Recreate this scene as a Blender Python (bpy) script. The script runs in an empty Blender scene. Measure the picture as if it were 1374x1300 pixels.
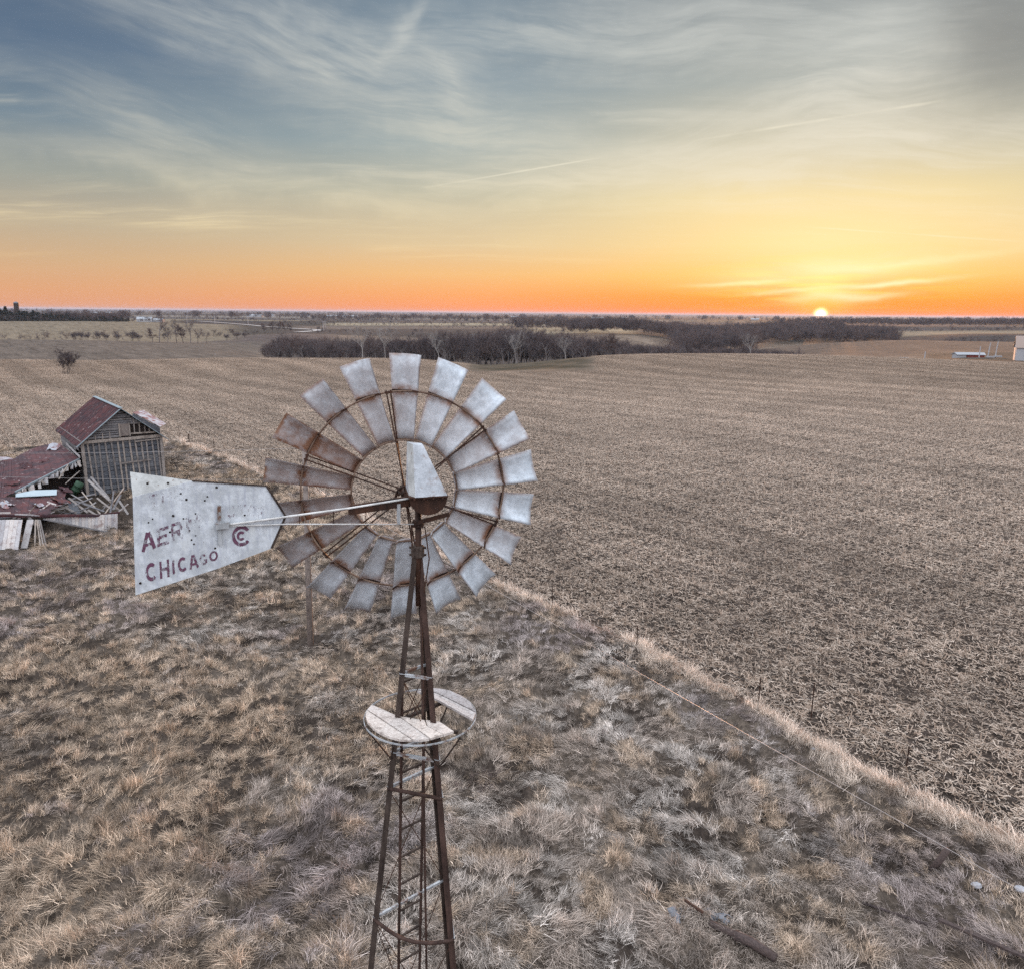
import bpy, math, random
import numpy as np
from mathutils import Vector, Matrix

SC = bpy.context.scene
COL = SC.collection
random.seed(7)
RNG = np.random.default_rng(11)
R = math.radians

# ------------------------------------------------------------------ camera
PW, PH, FPX = 1374., 1300., 1050.
CAMH, PITCH, ROLL = 12.4, R(12.36), R(0.54)
cam = bpy.data.cameras.new('camera')
cam.sensor_fit = 'HORIZONTAL'; cam.sensor_width = 36.0
cam.lens = 36.0 * FPX / PW
cam.clip_start = 0.1; cam.clip_end = 80000
cam_o = bpy.data.objects.new('camera', cam); COL.objects.link(cam_o)
cam_o.matrix_world = (Matrix.Translation((0, 0, CAMH)) @ Matrix.Rotation(R(90) - PITCH, 4, 'X')
                      @ Matrix.Rotation(ROLL, 4, 'Z'))
SC.camera = cam_o

def ray(px, py):
    """direction of sight for a photo pixel (used only to measure where things stand)"""
    u, v = (px - PW / 2) / FPX, (PH / 2 - py) / FPX
    c, s = math.cos(ROLL), math.sin(ROLL)
    ux, vx = u * c - v * s, u * s + v * c
    cp, sp = math.cos(PITCH), math.sin(PITCH)
    return np.array([ux, cp + vx * sp, -sp + vx * cp])

def at_z(px, py, z=0.0):
    d = ray(px, py); return np.array([0, 0, CAMH]) + d * ((z - CAMH) / d[2])
def at_y(px, py, y):
    d = ray(px, py); return np.array([0, 0, CAMH]) + d * (y / d[1])
def at_r(px, py, r):
    d = ray(px, py); return np.array([0, 0, CAMH]) + d * (r / math.hypot(d[0], d[1]))
def on_plane(px, py, p0, n):
    d = ray(px, py); o = np.array([0, 0, CAMH]); return o + d * (np.dot(p0 - o, n) / np.dot(d, n))

# ------------------------------------------------------------------ sky, sun, exposure
SUN_DIR = ray(1101, 423.5); SUN_DIR = SUN_DIR / np.linalg.norm(SUN_DIR)
SUN_AZ = math.atan2(SUN_DIR[0], SUN_DIR[1])
SUN_EL = R(1.6)
world = bpy.data.worlds.new('World'); SC.world = world; world.use_nodes = True
nt = world.node_tree; N = nt.nodes; L = nt.links; N.clear()

def s2l(c):
    return tuple(((x / 255.0) / 12.92 if x <= 10.3 else ((x / 255.0 + .055) / 1.055) ** 2.4) for x in c)

class G:
    """small helper that writes node graphs"""
    def __init__(s, tree): s.t = tree
    def n(s, typ, **kw):
        o = s.t.nodes.new(typ)
        for k, v in kw.items(): setattr(o, k, v)
        return o
    def put(s, sock, v):
        if isinstance(v, bpy.types.NodeSocket): s.t.links.new(v, sock)
        elif v is not None:
            if sock.type == 'RGBA' and len(v) == 3: v = (*v, 1)
            sock.default_value = v
    def m(s, op, a, b=None, c=None, clamp=False):
        o = s.n('ShaderNodeMath', operation=op); o.use_clamp = clamp
        s.put(o.inputs[0], a)
        if b is not None: s.put(o.inputs[1], b)
        if c is not None: s.put(o.inputs[2], c)
        return o.outputs[0]
    def v(s, op, a, b=None):
        o = s.n('ShaderNodeVectorMath', operation=op); s.put(o.inputs[0], a)
        if b is not None: s.put(o.inputs[1], b)
        return o.outputs['Value'] if op in ('DOT_PRODUCT', 'LENGTH', 'DISTANCE') else o.outputs[0]
    def scale(s, a, f):
        o = s.n('ShaderNodeVectorMath', operation='SCALE'); s.put(o.inputs[0], a); s.put(o.inputs[3], f); return o.outputs[0]
    def mix(s, f, a, b, blend='MIX'):
        o = s.n('ShaderNodeMix', data_type='RGBA', blend_type=blend); o.clamp_factor = True
        s.put(o.inputs[0], f); s.put(o.inputs[6], a); s.put(o.inputs[7], b); return o.outputs[2]
    def ramp(s, f, stops, interp='LINEAR'):
        o = s.n('ShaderNodeValToRGB'); r = o.color_ramp; r.interpolation = interp
        while len(r.elements) < len(stops): r.elements.new(0.5)
        for e, (p, c) in zip(r.elements, stops):
            e.position = p; e.color = (*c, 1) if len(c) == 3 else c
        s.put(o.inputs[0], f); return o.outputs[0]
    def rng(s, f, a, b, c=0., d=1., smooth=True):
        o = s.n('ShaderNodeMapRange', interpolation_type='SMOOTHSTEP' if smooth else 'LINEAR')
        for k, x in zip(range(5), (f, a, b, c, d)): s.put(o.inputs[k], x)
        return o.outputs[0]
    def noise(s, vec, sc, det=4, rough=.55, dist=0., w=None, out=0):
        o = s.n('ShaderNodeTexNoise')
        if vec is not None: s.put(o.inputs['Vector'], vec)
        s.put(o.inputs['Scale'], sc); s.put(o.inputs['Detail'], det); s.put(o.inputs['Roughness'], rough); s.put(o.inputs['Distortion'], dist)
        return o.outputs[out]
    def mapping(s, vec, loc=(0, 0, 0), rot=(0, 0, 0), sc=(1, 1, 1)):
        o = s.n('ShaderNodeMapping'); s.put(o.inputs[0], vec)
        o.inputs[1].default_value = loc; o.inputs[2].default_value = rot; o.inputs[3].default_value = sc
        return o.outputs[0]
    def attr(s, name, typ='GEOMETRY', out='Color'):
        o = s.n('ShaderNodeAttribute', attribute_name=name, attribute_type=typ); return o.outputs[out]

g = G(nt)
tc = g.n('ShaderNodeTexCoord').outputs['Generated']
sep = g.n('ShaderNodeSeparateXYZ'); L.new(tc, sep.inputs[0])
dz = sep.outputs[2]
el = g.m('MULTIPLY', g.m('ARCSINE', dz), 180 / math.pi)            # degrees above the horizon
elf = g.m('DIVIDE', el, 45.0, clamp=True)
hv = g.v('NORMALIZE', g.v('MULTIPLY', tc, (1, 1, 0)))
caz = g.v('DOT_PRODUCT', hv, (math.sin(SUN_AZ), math.cos(SUN_AZ), 0))
saz = g.v('DOT_PRODUCT', hv, (math.cos(SUN_AZ), -math.sin(SUN_AZ), 0))
EXPO = 1.1; KV = 2.0 ** -EXPO
def stops(lst): return [(e / 45.0, tuple(x * KV for x in s2l(c))) for e, c in lst]
ZEN = [(30 / 45.0, (.42, .47, .54)), (1.0, (.76, .80, .87))]  # sky above the view, brightened to light the foreground
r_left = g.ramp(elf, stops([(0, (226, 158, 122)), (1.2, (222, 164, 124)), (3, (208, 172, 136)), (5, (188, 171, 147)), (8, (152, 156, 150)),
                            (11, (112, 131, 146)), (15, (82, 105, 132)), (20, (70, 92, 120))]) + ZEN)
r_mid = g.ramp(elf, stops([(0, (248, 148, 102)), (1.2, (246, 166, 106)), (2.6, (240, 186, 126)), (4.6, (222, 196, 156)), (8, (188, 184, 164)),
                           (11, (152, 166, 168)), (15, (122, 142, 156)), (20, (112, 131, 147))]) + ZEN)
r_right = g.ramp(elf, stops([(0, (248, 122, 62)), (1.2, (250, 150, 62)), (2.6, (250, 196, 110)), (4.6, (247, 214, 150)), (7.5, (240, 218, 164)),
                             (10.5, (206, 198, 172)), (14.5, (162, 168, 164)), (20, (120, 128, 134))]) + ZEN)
adeg = g.m('MULTIPLY', g.m('ARCCOSINE', g.m('MINIMUM', g.m('MAXIMUM', caz, -1.0), 1.0)), 180 / math.pi)
base = g.mix(g.rng(adeg, 4, 26), r_right, r_mid)
base = g.mix(g.rng(adeg, 22, 52), base, r_left)
r_back = g.ramp(elf, [(0, (.46, .44, .54)), (.09, (.58, .52, .57)), (.22, (.60, .61, .68)), (.45, (.65, .69, .77)), (1, (.76, .80, .87))])  # sky behind the view, likewise raised to lift the foreground
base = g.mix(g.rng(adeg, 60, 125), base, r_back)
def gauss_(x, s_): return g.m('POWER', 2.718, g.m('MULTIPLY', g.m('POWER', g.m('ABSOLUTE', g.m('DIVIDE', x, s_)), 2.0), -1.0))
# cirrus: noise laid out on a flat cloud deck high over the plain
den = g.m('ADD', g.m('MAXIMUM', dz, 0.0), 0.08)
cx = g.n('ShaderNodeCombineXYZ')
for i in range(3): L.new(den, cx.inputs[i])
deck = g.v('MULTIPLY', g.v('DIVIDE', tc, cx.outputs[0]), (1, 1, 0))
def wv(vec, sc, amt, det=3): return g.v('ADD', vec, g.scale(g.v('SUBTRACT', g.noise(vec, sc, det, out=1), (.5, .5, .5)), amt))
warp = wv(deck, .9, .55, 3)
mask1 = g.rng(g.noise(g.mapping(deck, (2.3, 6.4, 0)), .42, 2), .40, .60)
fib = g.rng(g.noise(g.mapping(warp, (1.7, 2.2, 0), (0, 0, R(-32)), (.16, 1.0, 1)), 6.0, 6, .66), .34, .64)
c1 = g.m('MULTIPLY', g.rng(g.noise(g.mapping(warp, (3.1, 1.4, 0), (0, 0, R(-24)), (.22, 1.0, 1)), 1.5, 6, .62), .44, .74), mask1)
cl = g.m('MULTIPLY', g.m('MAXIMUM', c1, g.m('MULTIPLY', g.rng(saz, -.60, .15, 0.05, .55), g.rng(g.noise(g.mapping(warp, (8.1, 1.2, 0), (0, 0, R(-10)), (.4, 1, 1)), 1.1, 4), .36, .66))), g.m('ADD', g.m('MULTIPLY', fib, .75), .25), clamp=True)
cl = g.m('MULTIPLY', cl, g.rng(el, 1.0, 8.0))
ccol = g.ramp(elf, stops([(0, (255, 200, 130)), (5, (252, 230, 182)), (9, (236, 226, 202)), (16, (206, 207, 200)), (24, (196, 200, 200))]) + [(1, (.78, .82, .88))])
sky = g.mix(g.m('MULTIPLY', cl, .92), base, ccol)
shade = g.m('MULTIPLY', g.rng(g.noise(g.mapping(warp, (4, 2.6, 0), (0, 0, R(-14)), (.35, 1.0, 1)), 1.5, 4, .6), .52, .76), g.rng(el, 9, 18))
sky = g.mix(g.m('MULTIPLY', shade, .38), sky, tuple(x * KV for x in s2l((104, 112, 120))))
# the larger cirrus plumes: long feathered streaks, each with its own lie and fibre direction
tw = g.v('ADD', tc, g.scale(g.v('SUBTRACT', g.noise(tc, 8, 4, .6, out=1), (.5, .5, .5)), .10))
tf = g.v('ADD', tc, g.scale(g.v('SUBTRACT', g.noise(tc, 5, 2, .5, out=1), (.5, .5, .5)), .06))
def sky_axes(px_, py_, a_):
    c_ = ray(px_, py_); c_ = c_ / np.linalg.norm(c_)
    e_ = ray(px_ + 20 * math.cos(R(a_)), py_ + 20 * math.sin(R(a_))); e_ = e_ / np.linalg.norm(e_); d_ = e_ - c_ * np.dot(e_, c_); return c_, d_ / np.linalg.norm(d_)
fields = []
for fa, zz in ((16, 1.0), (2, 4.0), (-12, 8.0)):
    _, fu = sky_axes(650, 150, fa); _, fv = sky_axes(650, 150, fa + 90)
    cv = g.n('ShaderNodeCombineXYZ'); g.put(cv.inputs[0], g.m('MULTIPLY', g.v('DOT_PRODUCT', tf, tuple(fu)), 8)); g.put(cv.inputs[1], g.m('MULTIPLY', g.v('DOT_PRODUCT', tf, tuple(fv)), 60)); cv.inputs[2].default_value = zz
    fields.append(g.rng(g.noise(cv.outputs[0], 1.0, 6, .66, .2), .28, .70, .28, 1.0))
sums = [None, None, None]
for (px_, py_, ln, wd, an, fi, amp) in ((370, 42, 220, 30, 9, 0, .75), (195, 165, 120, 36, 12, 0, .55), (600, 168, 170, 32, 8, 1, .75), (600, 102, 48, 16, 28, 0, .8), (830, 48, 340, 34, 2, 1, .95),
                                (1190, 85, 125, 46, -14, 2, 1.0), (1010, 172, 260, 34, -8, 2, .6), (780, 238, 380, 18, -3, 1, .5), (548, 26, 60, 9, -48, 2, .6), (300, 245, 330, 14, 2, 1, .4), (1150, 195, 240, 28, -4, 2, .55)):
    c0_, u_ = sky_axes(px_, py_, an); _, v_ = sky_axes(px_, py_, an + 90)
    dd_ = g.v('SUBTRACT', tw, tuple(c0_)); q1 = g.m('DIVIDE', g.v('DOT_PRODUCT', dd_, tuple(u_)), ln * .0009); q2 = g.m('DIVIDE', g.v('DOT_PRODUCT', dd_, tuple(v_)), wd * .0011)
    k = g.m('MULTIPLY', g.m('EXPONENT', g.m('MULTIPLY', g.m('ADD', g.m('MULTIPLY', q1, q1), g.m('MULTIPLY', q2, q2)), -1.0)), amp)
    sums[fi] = k if sums[fi] is None else g.m('ADD', sums[fi], k)
tot = g.m('ADD', g.m('ADD', g.m('MULTIPLY', sums[0], fields[0]), g.m('MULTIPLY', sums[1], fields[1])), g.m('MULTIPLY', sums[2], fields[2]))
sky = g.mix(g.m('MULTIPLY', tot, .66, clamp=True), sky, ccol)
dc = ray(1352, 40); dc /= np.linalg.norm(dc)
sky = g.mix(g.m('MULTIPLY', gauss_(g.v('DISTANCE', tw, tuple(dc)), .075), .60), sky, tuple(x * KV for x in s2l((112, 110, 108))))
lit = None
for (px_, py_, ln, wd, amp) in ((1106, 401, 42, 6, 1.0), (1190, 380, 62, 2.6, .9), (1118, 361, 130, 13, .55), (985, 381, 60, 2.4, .5), (1050, 392, 40, 2.6, .6), (1165, 398, 42, 3, .6), (1240, 350, 90, 4, .35)):
    c0_, u_ = sky_axes(px_, py_, 0.6); _, v_ = sky_axes(px_, py_, 90.6)
    dd_ = g.v('SUBTRACT', g.v('ADD', tc, g.scale(g.v('SUBTRACT', tw, tc), .16)), tuple(c0_)); q1 = g.m('DIVIDE', g.v('DOT_PRODUCT', dd_, tuple(u_)), ln * .0009); q2 = g.m('DIVIDE', g.v('DOT_PRODUCT', dd_, tuple(v_)), wd * .0011)
    k = g.m('MULTIPLY', g.m('EXPONENT', g.m('MULTIPLY', g.m('ADD', g.m('MULTIPLY', q1, q1), g.m('MULTIPLY', q2, q2)), -1.0)), amp)
    lit = k if lit is None else g.m('ADD', lit, k)
lit = g.m('MULTIPLY', lit, g.m('ADD', g.m('MULTIPLY', fields[1], .5), .5))
# three thin contrails (lines of finite length on the sky)
for (a, b, w) in (((548, 256), (806, 212), .0007), ((925, 190), (1275, 134), .0010), ((1070, 304), (1374, 325), .0007)):
    da, db = ray(*a), ray(*b); da /= np.linalg.norm(da); db /= np.linalg.norm(db)
    nn = np.cross(da, db); nn /= np.linalg.norm(nn); mid = da + db; mid /= np.linalg.norm(mid)
    dist = g.m('ADD', g.m('ABSOLUTE', g.v('DOT_PRODUCT', tc, tuple(nn))), g.m('MULTIPLY', g.m('SUBTRACT', g.noise(tc, 40, 3), .5), w * 1.6))
    along = g.v('DOT_PRODUCT', tc, tuple(mid)); lim = float(np.dot(mid, da))
    k = g.m('MULTIPLY', g.rng(dist, w * 2.0, w * .2), g.rng(along, lim - .0004, lim + .004))
    sky = g.mix(g.m('MULTIPLY', k, g.rng(g.noise(tc, 14, 4), .35, .65, .08, .34)), sky, tuple(x * KV for x in s2l((255, 246, 222))))
# the sun itself and its glow: angular distance, stretched along the horizon for the lit cloud bars
sdot = g.v('DOT_PRODUCT', g.v('NORMALIZE', tc), tuple(SUN_DIR))
sang = g.m('MULTIPLY', g.m('ARCCOSINE', g.m('MINIMUM', sdot, .9999999)), 180 / math.pi)
def gauss(x, s): return g.m('POWER', 2.718, g.m('MULTIPLY', g.m('POWER', g.m('DIVIDE', x, s), 2.0), -1.0))
dx_ = g.m('MULTIPLY', g.m('ARCSINE', saz), 180 / math.pi)
front = g.m('GREATER_THAN', caz, 0.0)
dy_ = g.m('SUBTRACT', el, 2.3)
bars = g.m('MULTIPLY', gauss(dx_, 6.0), gauss(dy_, 1.5))
bars = g.m('MULTIPLY', g.m('MULTIPLY', bars, front), g.rng(g.noise(g.mapping(g.n('ShaderNodeCombineXYZ').outputs[0]), 1.0, 5, .6, .4), .44, .60, .0, 1.0))
cb = bars.node.inputs[1].links[0].from_node.inputs[0].links[0].from_node.inputs[0].links[0].from_node.inputs[0].links[0].from_node
L.new(g.m('MULTIPLY', dx_, .16), cb.inputs[0]); L.new(g.m('MULTIPLY', el, 1.9), cb.inputs[1])
sky = g.mix(g.m('MULTIPLY', bars, .95), sky, tuple(x * KV for x in s2l((255, 214, 96))))
upper = g.m('MULTIPLY', g.m('MULTIPLY', gauss(dx_, 6.5), gauss(g.m('SUBTRACT', el, 4.6), 2.2)), front)
sky = g.mix(g.m('MULTIPLY', upper, .42), sky, tuple(x * KV for x in s2l((255, 243, 184))))
pil = g.m('MULTIPLY', g.m('MULTIPLY', gauss(dx_, 1.5), gauss(g.m('SUBTRACT', el, 1.0), 1.5)), front)
sky = g.mix(g.m('MULTIPLY', pil, .75), sky, tuple(x * KV * 1.1 for x in s2l((255, 238, 150))))
sky = g.mix(g.m('MULTIPLY', lit, .85, clamp=True), sky, tuple(x * KV * 1.05 for x in s2l((255, 249, 205))))
sky = g.mix(g.m('MULTIPLY', gauss(sang, 1.05), .8), sky, tuple(x * KV * 1.1 for x in s2l((255, 214, 90))))
disc = gauss(sang, .27)
halo = g.m('MULTIPLY', gauss(sang, 2.6), g.rng(el, 2.2, .0))
sky = g.mix(g.m('MULTIPLY', halo, .8), sky, tuple(x * KV for x in s2l((255, 128, 42))))
glow = g.n('ShaderNodeMix', data_type='RGBA', blend_type='ADD'); glow.inputs[0].default_value = 1.0
L.new(sky, glow.inputs[6])
gl = g.v('MULTIPLY', g.n('ShaderNodeCombineXYZ').outputs[0], (5.0, 3.9, 2.0)); cg = gl.node.inputs[0].links[0].from_node
for i in range(3): L.new(disc, cg.inputs[i])
L.new(gl, glow.inputs[7])
skyc = glow.outputs[2]
bg = g.n('ShaderNodeBackground'); L.new(skyc, bg.inputs[0]); bg.inputs[1].default_value = 1.0
nish = g.n('ShaderNodeTexSky', sky_type='NISHITA'); nish.sun_disc = False
nish.sun_elevation = SUN_EL; nish.sun_rotation = SUN_AZ; nish.altitude = 300; nish.dust_density = .3
bgn = g.n('ShaderNodeBackground'); L.new(nish.outputs[0], bgn.inputs[0]); bgn.inputs[1].default_value = 0.006
add = g.n('ShaderNodeAddShader'); L.new(bg.outputs[0], add.inputs[0]); L.new(bgn.outputs[0], add.inputs[1])
wo = g.n('ShaderNodeOutputWorld'); L.new(add.outputs[0], wo.inputs[0])

sun = bpy.data.lights.new('sun', 'SUN'); sun.energy = 1.4; sun.angle = R(0.6); sun.color = (1.0, .46, .19)
sun_o = bpy.data.objects.new('sun', sun); COL.objects.link(sun_o)
sun_o.location = (60, 100, 60)
sv = Vector((math.sin(SUN_AZ) * math.cos(SUN_EL), math.cos(SUN_AZ) * math.cos(SUN_EL), math.sin(SUN_EL)))
sun_o.rotation_euler = sv.to_track_quat('Z', 'Y').to_euler()
SC.view_settings.view_transform = 'Standard'; SC.view_settings.look = 'None'
SC.view_settings.exposure = EXPO; SC.view_settings.gamma = 1.0; SC.view_settings.use_curve_mapping = False
SC.cycles.max_bounces = 4; SC.cycles.diffuse_bounces = 1; SC.cycles.transparent_max_bounces = 12
SC.cycles.volume_bounces = 0; SC.cycles.use_denoising = False

# ------------------------------------------------------------------ mesh and object helpers
class MB:
    def __init__(s): s.v = []; s.f = []; s.mi = []
    def add(s, verts, faces, mi=0):
        o = len(s.v); s.v += [tuple(map(float, p)) for p in verts]
        s.f += [tuple(i + o for i in f) for f in faces]; s.mi += [mi] * len(faces)
        return s
    def box(s, c, sx, sy, sz, X=(1, 0, 0), Y=(0, 1, 0), Z=(0, 0, 1), mi=0):
        c = np.array(c, float); X, Y, Z = (np.array(a, float) for a in (X, Y, Z))
        vs = [c + X * sx * i / 2 + Y * sy * j / 2 + Z * sz * k / 2 for k in (-1, 1) for j in (-1, 1) for i in (-1, 1)]
        return s.add(vs, [(0, 2, 3, 1), (4, 5, 7, 6), (0, 1, 5, 4), (1, 3, 7, 5), (3, 2, 6, 7), (2, 0, 4, 6)], mi)
    def bar(s, a, b, w, t, up=(0, 0, 1), mi=0):
        a, b = np.array(a, float), np.array(b, float); d = b - a; l = np.linalg.norm(d); d = d / l
        x = np.cross(d, np.array(up, float)); n = np.linalg.norm(x)
        x = np.array([1., 0, 0]) if n < 1e-6 else x / n
        return s.box((a + b) / 2, l, w, t, d, x, np.cross(d, x), mi)
    def tube(s, pts, r, n=6, r2=None, caps=True, closed=False, mi=0):
        pts = [np.array(p, float) for p in pts]; m = len(pts); vs = []; prev = None
        for i, p in enumerate(pts):
            if closed: d = pts[(i + 1) % m] - pts[i - 1]
            else: d = pts[min(i + 1, m - 1)] - pts[max(i - 1, 0)]
            d = d / (np.linalg.norm(d) + 1e-12)
            if prev is None:
                a = np.array([0, 0, 1.]) if abs(d[2]) < .9 else np.array([1., 0, 0])
                x = np.cross(d, a)
            else: x = prev - d * np.dot(prev, d)
            x = x / np.linalg.norm(x); prev = x; y = np.cross(d, x)
            rr = r if r2 is None else r + (r2 - r) * i / (m - 1)
            for k in range(n):
                q = 2 * math.pi * k / n; vs.append(p + rr * (x * math.cos(q) + y * math.sin(q)))
        fs = []
        for i in range(m if closed else m - 1):
            j = (i + 1) % m
            for k in range(n): fs.append((i * n + k, i * n + (k + 1) % n, j * n + (k + 1) % n, j * n + k))
        if caps and not closed: fs += [tuple(reversed(range(n))), tuple(range((m - 1) * n, m * n))]
        return s.add(vs, fs, mi)
    def prism(s, poly, off, mi=0):
        """planar polygon given thickness along off"""
        off = np.array(off, float); n = len(poly); a = [np.array(p, float) for p in poly]
        vs = [p - off / 2 for p in a] + [p + off / 2 for p in a]
        return s.add(vs, [tuple(reversed(range(n))), tuple(range(n, 2 * n))] + [(i, (i + 1) % n, n + (i + 1) % n, n + i) for i in range(n)], mi)
    def lathe(s, c, axis, prof, n=12, mi=0):
        c, axis = np.array(c, float), np.array(axis, float); axis = axis / np.linalg.norm(axis)
        a = np.array([0, 0, 1.]) if abs(axis[2]) < .9 else np.array([1., 0, 0])
        x = np.cross(axis, a); x /= np.linalg.norm(x); y = np.cross(axis, x); vs = []
        for (h, r) in prof:
            for k in range(n):
                q = 2 * math.pi * k / n; vs.append(c + axis * h + r * (x * math.cos(q) + y * math.sin(q)))
        fs = [(i * n + k, i * n + (k + 1) % n, (i + 1) * n + (k + 1) % n, (i + 1) * n + k) for i in range(len(prof) - 1) for k in range(n)]
        fs += [tuple(reversed(range(n))), tuple(range((len(prof) - 1) * n, len(prof) * n))]
        return s.add(vs, fs, mi)
    def mesh(s, name, mats, smooth=False):
        me = bpy.data.meshes.new(name); me.from_pydata(s.v, [], s.f)
        for m in (mats if isinstance(mats, (list, tuple)) else [mats]): me.materials.append(m)
        if any(s.mi): me.polygons.foreach_set('material_index', s.mi)
        if smooth: me.polygons.foreach_set('use_smooth', [True] * len(me.polygons))
        me.update(); return me

def link(name, me, parent=None, off=None):
    o = bpy.data.objects.new(name, me); COL.objects.link(o)
    if parent is not None:
        o.parent = parent
        if off is not None: o.matrix_parent_inverse = Matrix.Translation(Vector(off)).inverted()
    return o
def tag(o, label=None, cat=None, group=None, kind=None):
    if label: o['label'] = label
    if cat: o['category'] = cat
    if group: o['group'] = group
    if kind: o['kind'] = kind
    return o
def empty(name, loc, label, cat, group=None):
    o = bpy.data.objects.new(name, None); COL.objects.link(o); o.location = loc; o.empty_display_size = .2
    return tag(o, label, cat, group)
def part(name, mb, mat, parent, smooth=False, label=None):
    """mb is in world coordinates; parent is an unrotated thing, or a part of one"""
    off = parent.location if parent.type == 'EMPTY' else None
    o = link(name, mb.mesh(name, mat, smooth), parent, off)
    if label: o['label'] = label
    return o
def copy_tree(o, parent=None):
    c = o.copy(); COL.objects.link(c)
    if parent is not None: c.parent = parent
    for ch in list(o.children): copy_tree(ch, c)
    return c

# ------------------------------------------------------------------ noise in numpy
def _hash(ix, iy, seed):
    h = (ix.astype(np.int64) * 374761393 + iy.astype(np.int64) * 668265263 + seed * 974634777) & 0x7fffffff
    h = ((h ^ (h >> 13)) * 1274126177) & 0x7fffffff
    return ((h ^ (h >> 16)) & 0xffffff) / float(0xffffff)
def vnoise(x, y, seed=0):
    ix, iy = np.floor(x), np.floor(y); fx, fy = x - ix, y - iy
    fx = fx * fx * (3 - 2 * fx); fy = fy * fy * (3 - 2 * fy)
    a, b = _hash(ix, iy, seed), _hash(ix + 1, iy, seed); c, d = _hash(ix, iy + 1, seed), _hash(ix + 1, iy + 1, seed)
    return (a * (1 - fx) + b * fx) * (1 - fy) + (c * (1 - fx) + d * fx) * fy
def fbm(x, y, sc, octv=4, seed=0, gain=.5):
    x = np.asarray(x, float) * sc; y = np.asarray(y, float) * sc; t = 0; a = 1; n = 0
    for i in range(octv):
        t = t + a * vnoise(x * 1.0 + 17.3 * i, y + 9.1 * i, seed + i); n += a; a *= gain
        x, y = x * 1.62 - y * 1.22, x * 1.22 + y * 1.62
    return t / n
def sstep(x, a, b):
    t = np.clip((x - a) / (b - a), 0, 1); return t * t * (3 - 2 * t)

# ------------------------------------------------------------------ terrain
COLS = [0, 120, 230, 300, 350, 400, 550, 650, 720, 780, 850, 950, 1050, 1120, 1200, 1290, 1374]
def hor(px): return 414.9 + .0095 * px
Z = lambda *a: [('z', q) for q in a]
def rows(*a): return [('r', q) if q >= 0 else ('z', q) for q in a]
def hrow(k): return [('r', hor(p) + k) for p in COLS]
TAB = {
 60: Z(*[0] * 17), 110: Z(*[0] * 17), 165: Z(*[0] * 17),
 230: rows(482, 484, 482, 480, 480, 480, 480, 490, 485, 478, 474, 473, 474, 476, 479, 484, 488),
 300: rows(-5, -5, -5, -5, -6, -8, -10, -9, -9, -8, -8, -8, -6, -4, -4, 478, 480),
 380: rows(470, 468, 470, 470, -8, -10, -11, -11, -11, -11, -11, -12, -8, 472, 470, 470, 470),
 480: rows(455, 456, 460, 462, 464, 460, -12, -12, -12, -12, -12, -13, 465, 459, 455, 457, 458),
 600: rows(-9, -9, -9, 456, 450, 447, -11, -11, -10, 450, 450, -13, -10, -9, -9, -9, -9),
 750: rows(-8, -8, -9, -9, -8, -8, 446, 446, 446, 446, 447, -13, -8, -8, -8, 449, 449),
 950: rows(431, 431, 434, 436, 438, 440, 440, 440, 440, 440, 442, 448, 445, 443, 447, 446, 446),
 1300: rows(-6, -6, 429, 431, 432, 434, 434, 434, 435, 436, 437, 440, 438, 437, 440, 439, 439),
 1800: hrow(11), 3000: hrow(6), 6000: hrow(3), 12000: hrow(1.2), 24000: Z(*[-2] * 17)}
AZC = np.array([math.atan2(*ray(p, hor(p) + 30)[:2]) for p in COLS])
RL = np.array(sorted(TAB))
ZT = np.zeros((len(RL), len(COLS)))
for i, r in enumerate(RL):
    for j, (k, q) in enumerate(TAB[r]):
        ZT[i, j] = q if k == 'z' else at_r(COLS[j], q, r)[2]
AZF = np.linspace(AZC[0] - .25, AZC[-1] + .25, 260); LRF = np.linspace(math.log(60), math.log(24000), 360)
_t = np.array([np.interp(AZF, AZC, row) for row in ZT])
_t = np.array([np.interp(LRF, np.log(RL), _t[:, j]) for j in range(len(AZF))]).T
def blur(a, n, ax):
    k = np.hanning(n + 2)[1:-1]; k /= k.sum(); pad = [(0, 0), (0, 0)]; pad[ax] = (n // 2, n // 2)
    return np.apply_along_axis(lambda v: np.convolve(v, k, 'valid'), ax, np.pad(a, pad, mode='edge'))
ZF = blur(blur(_t, 7, 0), 13, 1)
def terrain(x, y):
    x, y = np.asarray(x, float), np.asarray(y, float)
    r = np.hypot(x, y); az = np.arctan2(x, y)
    u = np.clip((az - AZF[0]) / (AZF[-1] - AZF[0]), 0, 1) * (len(AZF) - 1.001)
    w = np.clip((np.log(np.maximum(r, 1)) - LRF[0]) / (LRF[-1] - LRF[0]), 0, 1) * (len(LRF) - 1.001)
    iu, iw = u.astype(int), w.astype(int); fu, fw = u - iu, w - iw
    z = (ZF[iw, iu] * (1 - fu) + ZF[iw, iu + 1] * fu) * (1 - fw) + (ZF[iw + 1, iu] * (1 - fu) + ZF[iw + 1, iu + 1] * fu) * fw
    return z * (1 - sstep(np.abs(az), 1.3, 2.4) * .8)
FENCE = np.array([(-110, 45), (-62, 62), (-45, 70), (-31.7, 73.9), (-26.2, 67.5), (-21.2, 61.2), (-13.2, 52.4), (-6.5, 43), (-.9, 34.9), (4.7, 28.0), (7.65, 23.4),
                  (9.95, 19.25), (12.25, 16.35), (19, 8.0), (40, -20)], float)
YARD = np.vstack([FENCE, [(40, -60), (-120, -60)]])
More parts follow.
